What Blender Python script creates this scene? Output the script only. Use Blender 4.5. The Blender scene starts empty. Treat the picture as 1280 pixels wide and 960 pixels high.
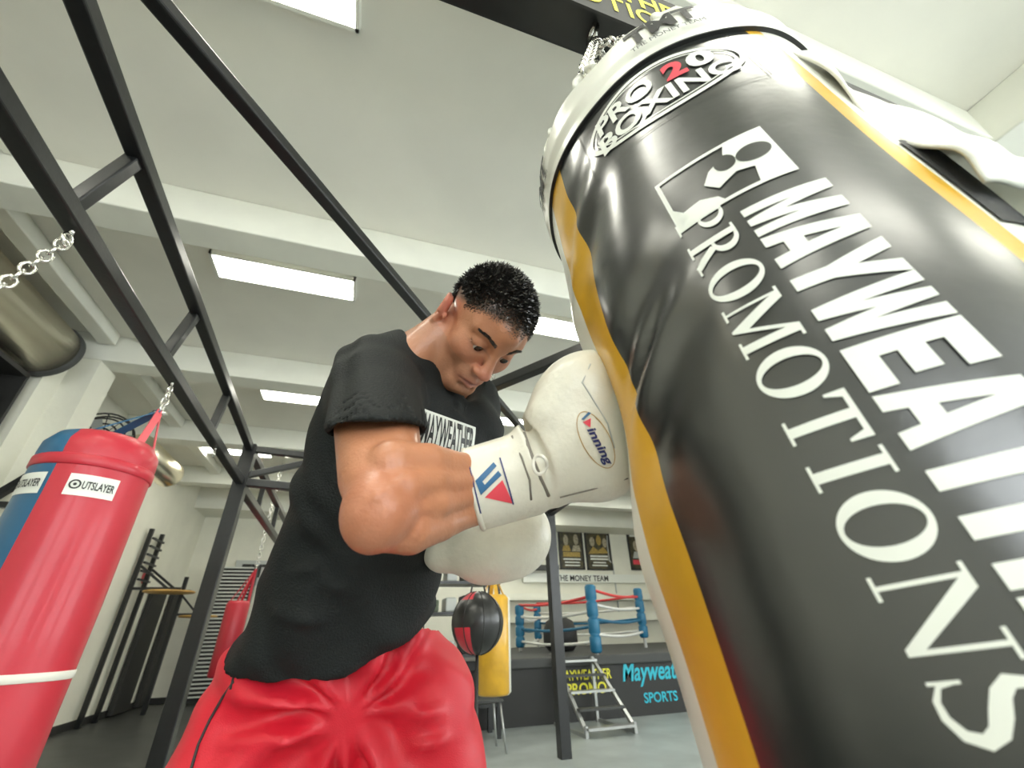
import bpy, bmesh, math, random
import numpy as np
from mathutils import Vector, Matrix
from mathutils.bvhtree import BVHTree
from mathutils.geometry import tessellate_polygon
random.seed(7); np.random.seed(7)
scn = bpy.context.scene
COL = scn.collection
PI = math.pi

# ------------------------------------------------------------------ camera
FP = 540.0; CH = 1.05
_V = np.array([-25., -940., FP]); _V /= np.linalg.norm(_V)
_X = np.array([1850., (FP*FP - 25*1850)/940., FP]); _X /= np.linalg.norm(_X)
_Y = np.cross(_V, _X)
RM = np.array([_X, _Y, _V])            # camera (x right, y down, z forward) -> world
CAM = np.array([0, 0, CH])
cam_d = bpy.data.cameras.new('camera'); cam_d.sensor_width = 36; cam_d.lens = FP/1280*36
cam_d.clip_start = 0.02; cam_d.clip_end = 100
cam = bpy.data.objects.new('camera', cam_d); COL.objects.link(cam)
mw = Matrix.Identity(4)
for i in range(3):
    mw[i][0] = RM[i][0]; mw[i][1] = -RM[i][1]; mw[i][2] = -RM[i][2]; mw[i][3] = CAM[i]
cam.matrix_world = mw
scn.camera = cam
cam_d.dof.use_dof = True; cam_d.dof.focus_distance = 0.85; cam_d.dof.aperture_fstop = 5.0

# ------------------------------------------------------------------ world, exposure
w = bpy.data.worlds.new('world'); scn.world = w; w.use_nodes = True
w.node_tree.nodes['Background'].inputs[0].default_value = (0.9, 0.95, 1, 1)
w.node_tree.nodes['Background'].inputs[1].default_value = 0.6
scn.view_settings.view_transform = 'Standard'; scn.view_settings.look = 'None'
scn.view_settings.exposure = 0.1; scn.view_settings.gamma = 1; scn.view_settings.use_curve_mapping = False
LAMP = 17.5         # strength of the fluorescent diffusers
PANE_FILL = 7.5        # glow of the unseen panes added behind the camera and on the right

# ------------------------------------------------------------------ small helpers
def nrm(v):
    v = np.asarray(v, float); return v/np.linalg.norm(v)
def W(px, py, z):                       # image point at a depth -> world point
    return CAM + RM @ np.array([(px-640)*z/FP, (py-480)*z/FP, z])
def D(dx, dy, dz):                      # camera direction -> world direction
    return RM @ np.array([dx, dy, dz], float)

def mat(name, col, rough=0.5, metal=0.0, spec=0.5, coat=0.0, noise=0.0, nscale=20, bump=0.0, bscale=60, emit=None, estr=0, col2=None, sss=0):
    m = bpy.data.materials.new(name); m.use_nodes = True
    nt = m.node_tree; b = nt.nodes['Principled BSDF']
    c = (*col, 1)
    b.inputs['Base Color'].default_value = c
    b.inputs['Roughness'].default_value = rough; b.inputs['Metallic'].default_value = metal
    b.inputs['Specular IOR Level'].default_value = spec
    b.inputs['Coat Weight'].default_value = coat; b.inputs['Coat Roughness'].default_value = 0.22 if coat >= .3 else .1
    if sss:
        b.inputs['Subsurface Weight'].default_value = sss
        b.inputs['Subsurface Radius'].default_value = (0.01, 0.004, 0.002); b.inputs['Subsurface Scale'].default_value = 1
    tc = nt.nodes.new('ShaderNodeTexCoord')
    if noise or col2:
        n = nt.nodes.new('ShaderNodeTexNoise'); n.inputs['Scale'].default_value = nscale; n.inputs['Detail'].default_value = 6
        nt.links.new(tc.outputs['Object'], n.inputs['Vector'])
        r = nt.nodes.new('ShaderNodeValToRGB')
        d = col2 if col2 else tuple(x*(1-noise) for x in col)
        r.color_ramp.elements[0].position = 0.35; r.color_ramp.elements[1].position = 0.65
        r.color_ramp.elements[0].color = (*d, 1); r.color_ramp.elements[1].color = c
        nt.links.new(n.outputs['Fac'], r.inputs['Fac']); nt.links.new(r.outputs['Color'], b.inputs['Base Color'])
    if bump:
        n2 = nt.nodes.new('ShaderNodeTexNoise'); n2.inputs['Scale'].default_value = bscale; n2.inputs['Detail'].default_value = 4
        nt.links.new(tc.outputs['Object'], n2.inputs['Vector'])
        bp = nt.nodes.new('ShaderNodeBump'); bp.inputs['Strength'].default_value = bump; bp.inputs['Distance'].default_value = 0.01
        nt.links.new(n2.outputs['Fac'], bp.inputs['Height']); nt.links.new(bp.outputs['Normal'], b.inputs['Normal'])
    if emit:
        b.inputs['Emission Color'].default_value = (*emit, 1); b.inputs['Emission Strength'].default_value = estr
    return m

M = {}
M['ceiling'] = mat('ceiling_paint', (0.84, 0.82, 0.74), 0.85, noise=0.06, nscale=1.5)
M['beamp'] = mat('beam_paint', (0.80, 0.80, 0.71), 0.7, noise=0.06, nscale=3)
M['wall'] = mat('wall_paint', (0.82, 0.81, 0.70), 0.7, noise=0.07, nscale=2, bump=0.15, bscale=25)
M['floor'] = mat('rubber_floor', (0.055, 0.058, 0.056), 0.42, noise=0.35, nscale=3, bump=0.1, bscale=150)
M['floor2'] = mat('grey_floor', (0.42, 0.46, 0.45), 0.35, noise=0.25, nscale=2)
M['steel'] = mat('black_steel', (0.009, 0.010, 0.011), 0.34, spec=0.5, coat=0.08, noise=0.3, nscale=30, bump=0.06, bscale=40)
M['black'] = mat('black_matte', (0.022, 0.022, 0.021), 0.6)
M['dark'] = mat('dark_grey', (0.05, 0.052, 0.05), 0.6)
M['chrome'] = mat('chrome', (0.75, 0.74, 0.70), 0.18, metal=1)
M['duct'] = mat('duct_metal', (0.90, 0.84, 0.68), 0.26, metal=1, bump=0.05, bscale=4)
M['lampw'] = mat('fixture_white', (0.8, 0.8, 0.74), 0.5)
M['diff'] = mat('lamp_diffuser', (0.9, 0.9, 0.85), 0.4, emit=(1.0, 0.985, 0.86), estr=LAMP)
M['fill_pane'] = mat('fill_light_pane', (0.8, 0.85, 0.9), 0.3, emit=(0.93, 0.98, 1.0), estr=PANE_FILL)  # glowing fill surface for the added windows
M['bagblack'] = mat('black_vinyl', (0.008, 0.010, 0.010), 0.30, spec=0.6, coat=0.8, noise=0.25, nscale=15, bump=0.25, bscale=9)
M['ballblack'] = mat('black_leather', (0.014, 0.014, 0.014), 0.3, spec=0.6, bump=0.1, bscale=40)
M['bagwhite'] = mat('white_vinyl', (0.78, 0.78, 0.70), 0.35, spec=0.5, coat=0.3, bump=0.25, bscale=9)
M['bagyellow'] = mat('yellow_vinyl', (0.72, 0.40, 0.025), 0.36, spec=0.5, coat=0.3, bump=0.25, bscale=9, noise=0.2, nscale=8)
M['print'] = mat('white_print', (0.80, 0.82, 0.76), 0.4)
M['printgrey'] = mat('grey_print', (0.5, 0.52, 0.5), 0.4)
M['printred'] = mat('red_print', (0.75, 0.06, 0.09), 0.4)
M['printblue'] = mat('blue_print', (0.03, 0.13, 0.28), 0.4)
M['printnavy'] = mat('navy_print', (0.03, 0.04, 0.16), 0.4)
M['inkblack'] = mat('black_print', (0.02, 0.02, 0.02), 0.5)
M['inkyellow'] = mat('yellow_print', (0.8, 0.75, 0.04), 0.5)
M['teal'] = mat('teal_print', (0.02, 0.45, 0.58), 0.5)
M['red'] = mat('red_vinyl', (0.55, 0.025, 0.045), 0.42, coat=0.15, bump=0.2, bscale=8)
M['blue'] = mat('blue_vinyl', (0.02, 0.12, 0.24), 0.4, coat=0.2, bump=0.2, bscale=8)
M['ringblue'] = mat('blue_pad', (0.015, 0.15, 0.28), 0.4)
M['shirt'] = mat('black_cotton', (0.009, 0.011, 0.011), 0.7, spec=0.28, bump=0.3, bscale=300)
M['shorts'] = mat('red_satin', (0.62, 0.012, 0.03), 0.45, spec=0.45, bump=0.12, bscale=500)
M['leather'] = mat('white_leather', (0.80, 0.77, 0.66), 0.4, spec=0.5, coat=0.15, bump=0.12, bscale=120, noise=0.1, nscale=14)
M['leatherdark'] = mat('glove_seam', (0.22, 0.20, 0.17), 0.6)
M['tape'] = mat('white_tape', (0.78, 0.76, 0.68), 0.7)
M['hair'] = mat('dark_hair', (0.020, 0.018, 0.016), 0.28, spec=1.0)
M['eye'] = mat('eye_white', (0.38, 0.32, 0.28), 0.2)
M['iris'] = mat('iris', (0.03, 0.02, 0.012), 0.1)
M['wood'] = mat('yellow_wood', (0.60, 0.36, 0.10), 0.5, noise=0.3, nscale=12)
M['slat'] = mat('bar_grey', (0.62, 0.64, 0.60), 0.4)
M['poster_dark'] = mat('poster_dark', (0.03, 0.028, 0.02), 0.35, col2=(0.10, 0.085, 0.035), nscale=9)
M['gold'] = mat('poster_gold', (0.55, 0.38, 0.09), 0.5, noise=0.5, nscale=30)
M['skinpale'] = mat('poster_tone', (0.55, 0.48, 0.34), 0.5, noise=0.5, nscale=25)
M['rope'] = mat('white_rope', (0.82, 0.82, 0.78), 0.5)
M['ropered'] = mat('red_rope', (0.75, 0.06, 0.06), 0.5)
M['bandred'] = mat('red_strap', (0.80, 0.12, 0.14), 0.5)
M['shoe'] = mat('shoe_white', (0.75, 0.75, 0.72), 0.5)
M['green'] = mat('green_grey', (0.16, 0.20, 0.13), 0.6, noise=0.5, nscale=6)
M['chair'] = mat('chair_metal', (0.45, 0.46, 0.45), 0.3, metal=0.6)
M['bagblack'].node_tree.nodes['Principled BSDF'].inputs['Coat IOR'].default_value = 1.7
# skin, tinted by a colour attribute that belongs to the body itself
ms = mat('skin', (0.6, 0.3, 0.18), 0.42, spec=0.5, coat=0.12, bump=0.12, bscale=220, sss=0.05)
_nt = ms.node_tree; _a = _nt.nodes.new('ShaderNodeVertexColor'); _a.layer_name = 'tint'
_nt.links.new(_a.outputs['Color'], _nt.nodes['Principled BSDF'].inputs['Base Color'])
M['skin'] = ms

def meshobj(name, bm, mats, parent=None, smooth=False, kind=None):
    me = bpy.data.meshes.new(name); bm.to_mesh(me); bm.free()
    return meshlink(name, me, mats, parent, smooth, kind)
def meshlink(name, me, mats, parent=None, smooth=False, kind=None):
    if not isinstance(mats, (list, tuple)): mats = [mats]
    for m in mats: me.materials.append(M[m])
    if smooth:
        me.polygons.foreach_set('use_smooth', [True]*len(me.polygons))
    o = bpy.data.objects.new(name, me); COL.objects.link(o)
    if parent is not None:
        o.parent = parent; o.matrix_parent_inverse = Matrix.Translation(-parent.location)
    if kind: o['kind'] = kind
    return o
def thing(name, label, cat, loc=(0, 0, 0), group=None):
    o = bpy.data.objects.new(name, None); o.empty_display_size = 0.1; COL.objects.link(o)
    o.location = Vector(loc); tag(o, label, cat, group); return o
def tag(o, label, cat, group=None):
    o['label'] = label; o['category'] = cat
    if group: o['group'] = group
    return o
def frame(d, up=(0, 0, 1)):
    d = Vector(d).normalized(); u = Vector(up)
    if abs(d.dot(u)) > 0.98: u = Vector((0, 1, 0)) if abs(d.y) < .9 else Vector((1, 0, 0))
    x = u.cross(d).normalized(); y = d.cross(x)
    return x, y, d
def bar(bm, p0, p1, wx, wy=None, up=(0, 0, 1), mi=0, bev=0.0):
    """rectangular bar from p0 to p1"""
    wy = wy or wx; p0 = Vector(p0); p1 = Vector(p1); x, y, d = frame(p1-p0, up)
    r = bmesh.ops.create_cube(bm, size=1)
    L = (p1-p0).length; c = (p0+p1)/2
    mt = Matrix(((x.x*wx, y.x*wy, d.x*L, c.x), (x.y*wx, y.y*wy, d.y*L, c.y), (x.z*wx, y.z*wy, d.z*L, c.z), (0, 0, 0, 1)))
    bmesh.ops.transform(bm, matrix=mt, verts=r['verts'])
    fs = set(f for v in r['verts'] for f in v.link_faces)
    for f in fs: f.material_index = mi
    if bev:
        es = list(set(e for f in fs for e in f.edges))
        bmesh.ops.bevel(bm, geom=es, offset=bev, segments=2, affect='EDGES', profile=0.5)
def box(bm, c, s, mi=0, bev=0.0):
    bar(bm, (c[0], c[1], c[2]-s[2]/2), (c[0], c[1], c[2]+s[2]/2), s[0], s[1], up=(0, 1, 0), mi=mi, bev=bev)
def boxr(bm, x0, x1, y0, y1, z0, z1, mi=0, bev=0.0):
    r = bmesh.ops.create_cube(bm, size=1)
    bmesh.ops.transform(bm, matrix=Matrix.Translation(((x0+x1)/2, (y0+y1)/2, (z0+z1)/2)) @ Matrix.Diagonal((x1-x0, y1-y0, z1-z0, 1)), verts=r['verts'])
    fs = set(f for v in r['verts'] for f in v.link_faces)
    for f in fs: f.material_index = mi
    if bev: bmesh.ops.bevel(bm, geom=list(set(e for f in fs for e in f.edges)), offset=bev, segments=2, affect='EDGES', profile=0.5)
def tube(bm, pts, r, seg=12, mi=0, cap=True, closed=False):
    pts = [Vector(p) for p in pts]; n = len(pts)
    rs = r if isinstance(r, (list, tuple)) else [r]*n
    rings = []; px = None
    for i, p in enumerate(pts):
        if closed: d = pts[(i+1) % n]-pts[i-1]
        else: d = pts[min(i+1, n-1)]-pts[max(i-1, 0)]
        d.normalize()
        if px is None: x, y, _ = frame(d)
        else:
            x = (px - d*px.dot(d)).normalized(); y = d.cross(x)
        px = x
        rings.append([bm.verts.new(p + (x*math.cos(2*PI*k/seg)+y*math.sin(2*PI*k/seg))*rs[i]) for k in range(seg)])
    m = n if closed else n-1
    for i in range(m):
        a, b = rings[i], rings[(i+1) % n]
        for k in range(seg):
            f = bm.faces.new((a[k], a[(k+1) % seg], b[(k+1) % seg], b[k])); f.material_index = mi; f.smooth = True
    if cap and not closed:
        bm.faces.new(rings[0][::-1]).material_index = mi; bm.faces.new(rings[-1]).material_index = mi
def lathe(bm, prof, M4=None, seg=48, mi=0):
    """prof: list of (r,z); M4 placement"""
    M4 = M4 or Matrix.Identity(4); rings = []
    for r, z in prof:
        rings.append([bm.verts.new(M4 @ Vector((r*math.cos(2*PI*k/seg), r*math.sin(2*PI*k/seg), z))) for k in range(seg)])
    for i in range(len(prof)-1):
        a, b = rings[i], rings[i+1]
        for k in range(seg):
            f = bm.faces.new((a[k], a[(k+1) % seg], b[(k+1) % seg], b[k])); f.smooth = True
            f.material_index = mi(i, k) if callable(mi) else mi
    for rg in (rings[0][::-1], rings[-1]):
        if (rg[0].co-rg[seg//2].co).length > 1e-4:
            f = bm.faces.new(rg); f.material_index = mi(0, 0) if callable(mi) else mi
def chain(bm, p0, p1, link=0.05, r=0.005, wd=0.016):
    p0 = Vector(p0); p1 = Vector(p1); L = (p1-p0).length; n = max(2, int(L/(link*0.72))); x, y, d = frame(p1-p0)
    for i in range(n):
        c = p0+(p1-p0)*((i+.5)/n); s = x if i % 2 else y
        pts = [c + d*(link/2*math.cos(t))*1.0 + s*(wd*math.sin(t)) for t in [2*PI*k/12 for k in range(12)]]
        tube(bm, pts, r, 6, closed=True)

# text mesh (built-in font) in a 2D unit frame: returns list of verts (x,y) and faces
def text2d(s, size=1.0, bold=0.0, shear=0.0, sx=1.0):
    cu = bpy.data.curves.new('t', 'FONT'); cu.body = s; cu.size = size; cu.offset = bold; cu.shear = shear
    cu.fill_mode = 'FRONT'; cu.resolution_u = 4
    o = bpy.data.objects.new('t', cu); COL.objects.link(o)
    bpy.context.view_layer.update()
    me = bpy.data.meshes.new_from_object(o.evaluated_get(bpy.context.evaluated_depsgraph_get()))
    v = [(p.co.x*sx, p.co.y) for p in me.vertices]; f = [tuple(p.vertices) for p in me.polygons]
    bpy.data.objects.remove(o); bpy.data.curves.remove(cu); bpy.data.meshes.remove(me)
    return v, f
def fit2d(vf, x0, x1, y0, y1):
    v, f = vf; a = np.array(v); lo = a.min(0); hi = a.max(0)
    a = (a-lo)/(hi-lo)*np.array([x1-x0, y1-y0])+np.array([x0, y0])
    return [tuple(p) for p in a], f
def poly2d(loops):
    """outer loop + holes -> verts, faces"""
    vs = [p for l in loops for p in l]
    return vs, [tuple(t) for t in tessellate_polygon([[Vector((p[0], p[1], 0)) for p in l] for l in loops])]
def merge2d(lst):
    V, F = [], []
    for v, f in lst:
        o = len(V); V += list(v); F += [tuple(i+o for i in t) for t in f]
    return V, F
def ell(cx, cy, rx, ry, n=28, a0=0, a1=2*PI):
    return [(cx+rx*math.cos(a0+(a1-a0)*i/n), cy+ry*math.sin(a0+(a1-a0)*i/n)) for i in range(n)]
def rect(x0, y0, x1, y1): return [(x0, y0), (x1, y0), (x1, y1), (x0, y1)]
def ringrect(x0, y0, x1, y1, t): return poly2d([rect(x0, y0, x1, y1), rect(x0+t, y0+t, x1-t, y1-t)])
def stroke(pts, wd):
    """variable width 2-D stroke"""
    V, F = [], []; n = len(pts)
    ws = wd if isinstance(wd, (list, tuple)) else [wd]*n
    for i, p in enumerate(pts):
        a = pts[max(i-1, 0)]; b = pts[min(i+1, n-1)]; dx, dy = b[0]-a[0], b[1]-a[1]; l = math.hypot(dx, dy) or 1
        V += [(p[0]-dy/l*ws[i]/2, p[1]+dx/l*ws[i]/2), (p[0]+dy/l*ws[i]/2, p[1]-dx/l*ws[i]/2)]
    for i in range(n-1): F.append((2*i, 2*i+1, 2*i+3, 2*i+2))
    return V, F
def mapped(name, vf, fn, mats, parent=None, step=None, smooth=True):
    """2-D shape cut into strips, then every vertex sent through fn(u,v) -> 3-D"""
    v, f = vf; bm = bmesh.new(); bv = [bm.verts.new((p[0], p[1], 0)) for p in v]
    for t in f:
        try: bm.faces.new([bv[i] for i in t])
        except ValueError: pass
    bmesh.ops.remove_doubles(bm, verts=bm.verts, dist=1e-6)
    if step:
        xs = [p[0] for p in v]; ys = [p[1] for p in v]
        for ax, a in ((0, xs), (1, ys)):
            k = math.floor(min(a)/step)+1
            while k*step < max(a):
                co = [0, 0, 0]; co[ax] = k*step; no = [0, 0, 0]; no[ax] = 1
                bmesh.ops.bisect_plane(bm, geom=bm.verts[:]+bm.edges[:]+bm.faces[:], plane_co=co, plane_no=no)
                k += 1
    bm.normal_update()
    for q in list(bm.verts): q.co = Vector(fn(q.co.x, q.co.y))
    bmesh.ops.recalc_face_normals(bm, faces=bm.faces)
    return meshobj(name, bm, mats, parent, smooth)

# ------------------------------------------------------------------ implicit surfaces
class Field:
    def __init__(s, xs, ys, zs):
        s.xs, s.ys, s.zs = [np.asarray(a, np.float32) for a in (xs, ys, zs)]
        s.F = np.full((len(xs), len(ys), len(zs)), 0.08, np.float32)
    def blk(s, lo, hi):
        sl = []
        for a, l, h in zip((s.xs, s.ys, s.zs), lo, hi):
            i0 = int(np.searchsorted(a, l)); i1 = int(np.searchsorted(a, h))
            if i1 <= i0: return None, None
            sl.append(slice(i0, i1))
        sl = tuple(sl)
        P = np.stack(np.meshgrid(s.xs[sl[0]], s.ys[sl[1]], s.zs[sl[2]], indexing='ij'), -1)
        return sl, P
    def op(s, fn, lo, hi, k, mode='u'):
        mg = k+0.02
        sl, P = s.blk([l-mg for l in lo], [h+mg for h in hi])
        if sl is None: return
        d = fn(P).astype(np.float32); A = s.F[sl]
        if mode == 'u':
            h = np.maximum(k-np.abs(A-d), 0)/k; s.F[sl] = np.minimum(A, d)-h*h*k*0.25
        elif mode == 's':
            d = -d; h = np.maximum(k-np.abs(A-d), 0)/k; s.F[sl] = np.maximum(A, d)+h*h*k*0.25
    def cone(s, a, b, ra, rb, k=0.02, mode='u'):
        a = np.array(a, float); b = np.array(b, float); R = max(ra, rb)
        def fn(P):
            ab = b-a; t = np.clip(((P-a)@ab)/(ab@ab), 0, 1)
            return np.linalg.norm(P-a-t[..., None]*ab, axis=-1)-(ra+(rb-ra)*t)
        s.op(fn, np.minimum(a, b)-R, np.maximum(a, b)+R, k, mode)
    def ell(s, c, r, fr=np.eye(3), k=0.02, mode='u'):
        """fr rows are the axes of the ellipsoid"""
        c = np.array(c, float); r = np.array(r, float); fr = np.array(fr, float)
        def fn(P):
            q = (P-c)@fr.T; k0 = np.linalg.norm(q/r, axis=-1); k1 = np.linalg.norm(q/(r*r), axis=-1)+1e-9
            return k0*(k0-1)/k1
        e = np.sqrt(((fr*r[:, None])**2).sum(0))
        s.op(fn, c-e, c+e, k, mode)
    def sect(s, a, b, da, db, wa, wb, ta, tb, k=0.03, mode='u'):
        """segment a-b with elliptical section: half width w along d, half thickness t across"""
        a, b, da, db = [np.array(q, float) for q in (a, b, da, db)]; R = max(wa, wb)
        ab = b-a; ax = nrm(ab)
        def fn(P):
            t = np.clip(((P-a)@ab)/(ab@ab), 0, 1)[..., None]
            q = P-a-t*ab
            dd = da+(db-da)*t; dd = dd-ax*(dd@ax)[..., None]; dd /= np.linalg.norm(dd, axis=-1, keepdims=True)
            nn = np.cross(ax, dd); w_ = (wa+(wb-wa)*t)[..., 0]; t_ = (ta+(tb-ta)*t)[..., 0]
            x = (q*dd).sum(-1); y = (q*nn).sum(-1); z = q@ax
            k0 = np.sqrt((x/w_)**2+(y/t_)**2+(z/t_)**2); k1 = np.sqrt((x/w_**2)**2+(y/t_**2)**2+(z/t_**2)**2)+1e-9
            return np.where(k0 < 1e-4, -t_, k0*(k0-1)/k1)
        s.op(fn, np.minimum(a, b)-R, np.maximum(a, b)+R, k, mode)
    def plane(s, p, n, k=0.004):
        """keep the side opposite to n"""
        p = np.array(p, float); n = nrm(n)
        P = np.stack(np.meshgrid(s.xs, s.ys, s.zs, indexing='ij'), -1)
        d = ((P-p)@n).astype(np.float32); A = s.F
        h = np.maximum(k-np.abs(A-d), 0)/k; s.F = np.maximum(A, d)+h*h*k*0.25
    def mesh(s):
        F = s.F; ins = F < 0
        nx, ny, nz = F.shape
        cnt = np.zeros((nx-1, ny-1, nz-1), np.int8)
        offs = [(i, j, k) for i in (0, 1) for j in (0, 1) for k in (0, 1)]
        for i, j, k in offs: cnt += ins[i:nx-1+i, j:ny-1+j, k:nz-1+k]
        act = (cnt > 0) & (cnt < 8)
        I = np.argwhere(act); idx = np.full(act.shape, -1, np.int32); idx[act] = np.arange(len(I))
        acc = np.zeros((len(I), 3)); num = np.zeros(len(I))
        ax = (s.xs, s.ys, s.zs)
        for o in offs:
            for a in range(3):
                if o[a]: continue
                o2 = list(o); o2[a] = 1
                A = I+np.array(o); B = I+np.array(o2)
                fa = F[A[:, 0], A[:, 1], A[:, 2]]; fb = F[B[:, 0], B[:, 1], B[:, 2]]
                m = (fa < 0) != (fb < 0); t = np.where(m, fa/(fa-fb+1e-12), 0)
                pa = np.stack([ax[c][A[:, c]] for c in range(3)], 1); pb = np.stack([ax[c][B[:, c]] for c in range(3)], 1)
                acc += np.where(m[:, None], pa+(pb-pa)*t[:, None], 0); num += m
        verts = acc/num[:, None]; quads = []
        for a in range(3):
            b, c = (a+1) % 3, (a+2) % 3
            sl0 = [slice(1, -1)]*3; sl1 = [slice(1, -1)]*3
            sl0[a] = slice(0, -1); sl1[a] = slice(1, None)
            m0 = ins[tuple(sl0)]; m1 = ins[tuple(sl1)]; ch = m0 != m1
            E = np.argwhere(ch); fl = m0[ch]
            off = np.ones(3, int); off[a] = 0; E = E+off
            def cid(db, dc):
                q = E.copy(); q[:, b] += db; q[:, c] += dc; return idx[q[:, 0], q[:, 1], q[:, 2]]
            q = np.stack([cid(-1, -1), cid(0, -1), cid(0, 0), cid(-1, 0)], 1)
            q[~fl] = q[~fl][:, ::-1]; quads.append(q)
        return verts, np.concatenate(quads)
def smooth_np(v, q, it=2, lam=0.5):
    n = len(v); e = np.concatenate([q[:, [0, 1]], q[:, [1, 2]], q[:, [2, 3]], q[:, [3, 0]]])
    deg = np.bincount(e.ravel(), minlength=n)[:, None]
    for _ in range(it):
        acc = np.zeros_like(v)
        for c in range(3):
            acc[:, c] = np.bincount(e[:, 0], v[e[:, 1], c], n)+np.bincount(e[:, 1], v[e[:, 0], c], n)
        v = v+lam*(acc/np.maximum(deg, 1)-v)
    return v
def normals_np(v, q):
    d1 = v[q[:, 2]]-v[q[:, 0]]; d2 = v[q[:, 3]]-v[q[:, 1]]; fn = np.cross(d1, d2); n = np.zeros_like(v)
    for i in range(4):
        for c in range(3): n[:, c] += np.bincount(q[:, i], fn[:, c], len(v))
    return n/np.maximum(np.linalg.norm(n, axis=1, keepdims=True), 1e-9)
def npmesh(name, v, q, mats, parent=None, tint=None):
    me = bpy.data.meshes.new(name)
    me.vertices.add(len(v)); me.vertices.foreach_set('co', v.astype(np.float32).ravel())
    me.loops.add(len(q)*4); me.loops.foreach_set('vertex_index', q.astype(np.int32).ravel())
    me.polygons.add(len(q)); me.polygons.foreach_set('loop_start', np.arange(len(q), dtype=np.int32)*4)
    me.update(calc_edges=True); me.validate()
    if tint is not None:
        a = me.color_attributes.new('tint', 'FLOAT_COLOR', 'POINT')
        a.data.foreach_set('color', np.concatenate([tint, np.ones((len(tint), 1))], 1).astype(np.float32).ravel())
    return meshlink(name, me, mats, parent, True)
def rng(a, b, st): return np.arange(a, b+st, st)
def bvh_of(v, q): return BVHTree.FromPolygons([tuple(p) for p in v.tolist()], [tuple(t) for t in q.tolist()])
def projector(bvh, org, U, Vv, N, off=0.0015, far=0.3):
    """(u,v) in metres on a plane -> nearest hit on the surface along -N, lifted by off"""
    org, U, Vv, N = Vector(org), Vector(U), Vector(Vv), Vector(N).normalized()
    def fn(u, v):
        p = org+U*u+Vv*v
        h = bvh.ray_cast(p+N*far, -N)
        if h[0] is None:
            h = bvh.find_nearest(p)
        return h[0]+N*off
    return fn

# ------------------------------------------------------------------ room
def struct(name, fn, m):
    bm = bmesh.new(); fn(bm); return meshobj(name, bm, m, kind='structure')
XL, XR, YB, YF, ZC = -3.6, 8.5, 12.0, -5.0, 4.0
struct('floor', lambda b: boxr(b, XL-.2, XR+.2, YF-.2, YB+.2, -0.2, 0, 0), ['floor'])
struct('trim_floor_mat', lambda b: boxr(b, -.95, XR-.01, YF+.01, YB-.01, 0.0, 0.012, 0), ['floor2'])
struct('ceiling', lambda b: boxr(b, XL-.2, XR+.2, YF-.2, YB+.2, ZC, ZC+.2), ['ceiling'])
struct('wall_left', lambda b: boxr(b, XL-.2, XL, YF, YB, 0, ZC), ['wall'])
def wallright(b):
    boxr(b, XR, XR+.2, YF, YB, 0, 1.0); boxr(b, XR, XR+.2, YF, YB, 3.5, ZC)
    for y0, y1 in ((YF, -3.5), (-.5, .5), (3.5, YB)): boxr(b, XR, XR+.2, y0, y1, 1.0, 3.5)
struct('wall_right', wallright, ['wall'])
for i, (y0, y1) in enumerate(((-3.5, -.5), (.5, 3.5))):
    wo = struct('window_%d' % (i+4), lambda b: boxr(b, XR+.12, XR+.16, y0, y1, 1.0, 3.5), ['fill_pane'])  # unseen glowing panes added to brighten the ceiling and left wall
    bm = bmesh.new()
    for k in range(5):
        yy = y0+.03+(y1-y0-.06)*k/4; boxr(bm, XR+.03, XR+.1, yy-.03, yy+.03, 1.0, 3.5)
    for zz in (1.03, 2.2, 3.47): boxr(bm, XR+.04, XR+.09, y0, y1, zz-.03, zz+.03)
    meshobj('window_frame', bm, 'black', wo)
struct('wall_back', lambda b: boxr(b, XL-.2, XR+.2, YB, YB+.2, 0, ZC), ['wall'])
def wallfront(b):
    y0, y1 = YF-.2, YF
    boxr(b, XL-.2, XR+.2, y0, y1, 0, 1.0); boxr(b, XL-.2, XR+.2, y0, y1, 3.5, ZC)
    for x0, x1 in ((XL-.2, -2.6), (0.2, 1.0), (3.8, 4.6), (7.4, XR+.2)): boxr(b, x0, x1, y0, y1, 1.0, 3.5)
struct('wall_front', wallfront, ['wall'])
for i, (x0, x1) in enumerate(((-2.6, .2), (1.0, 3.8), (4.6, 7.4))):
    wo = struct('window_%d' % (i+1), lambda b: boxr(b, x0, x1, YF-.16, YF-.12, 1.0, 3.5), ['fill_pane'])  # unseen glowing panes added as fill from behind the camera
    bm = bmesh.new()
    for k in range(5):
        xx = x0+.03+(x1-x0-.06)*k/4; boxr(bm, xx-.03, xx+.03, YF-.1, YF-.03, 1.0, 3.5)
    for zz in (1.03, 2.2, 3.47): boxr(bm, x0, x1, YF-.09, YF-.04, zz-.03, zz+.03)
    meshobj('window_frame', bm, 'black', wo)
struct('baseboard_left', lambda b: boxr(b, XL, XL+.02, YF, YB, 0, .1), ['black'])
struct('baseboard_back', lambda b: boxr(b, XL, XR, YB-.02, YB, 0, .1), ['black'])
# concrete ceiling beams across the room, one lengthwise
n = 1
for y in (-3.75, -1.5, .68, 2.83, 5.15, 7.4, 9.7):
    struct('trim_%d' % n, lambda b: boxr(b, XL, 3.45 if y < 2 else XR, y-.12, y+.14, 3.68, ZC, bev=0.01), ['beamp']); n += 1
struct('trim_%d' % n, lambda b: boxr(b, 3.45, 3.9, YF, 2.5, 3.66, ZC, bev=.01), ['beamp']); n += 1
struct('trim_%d' % n, lambda b: boxr(b, XL, XR, YB-.9, YB, 3.55, ZC), ['beamp']); n += 1
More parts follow.
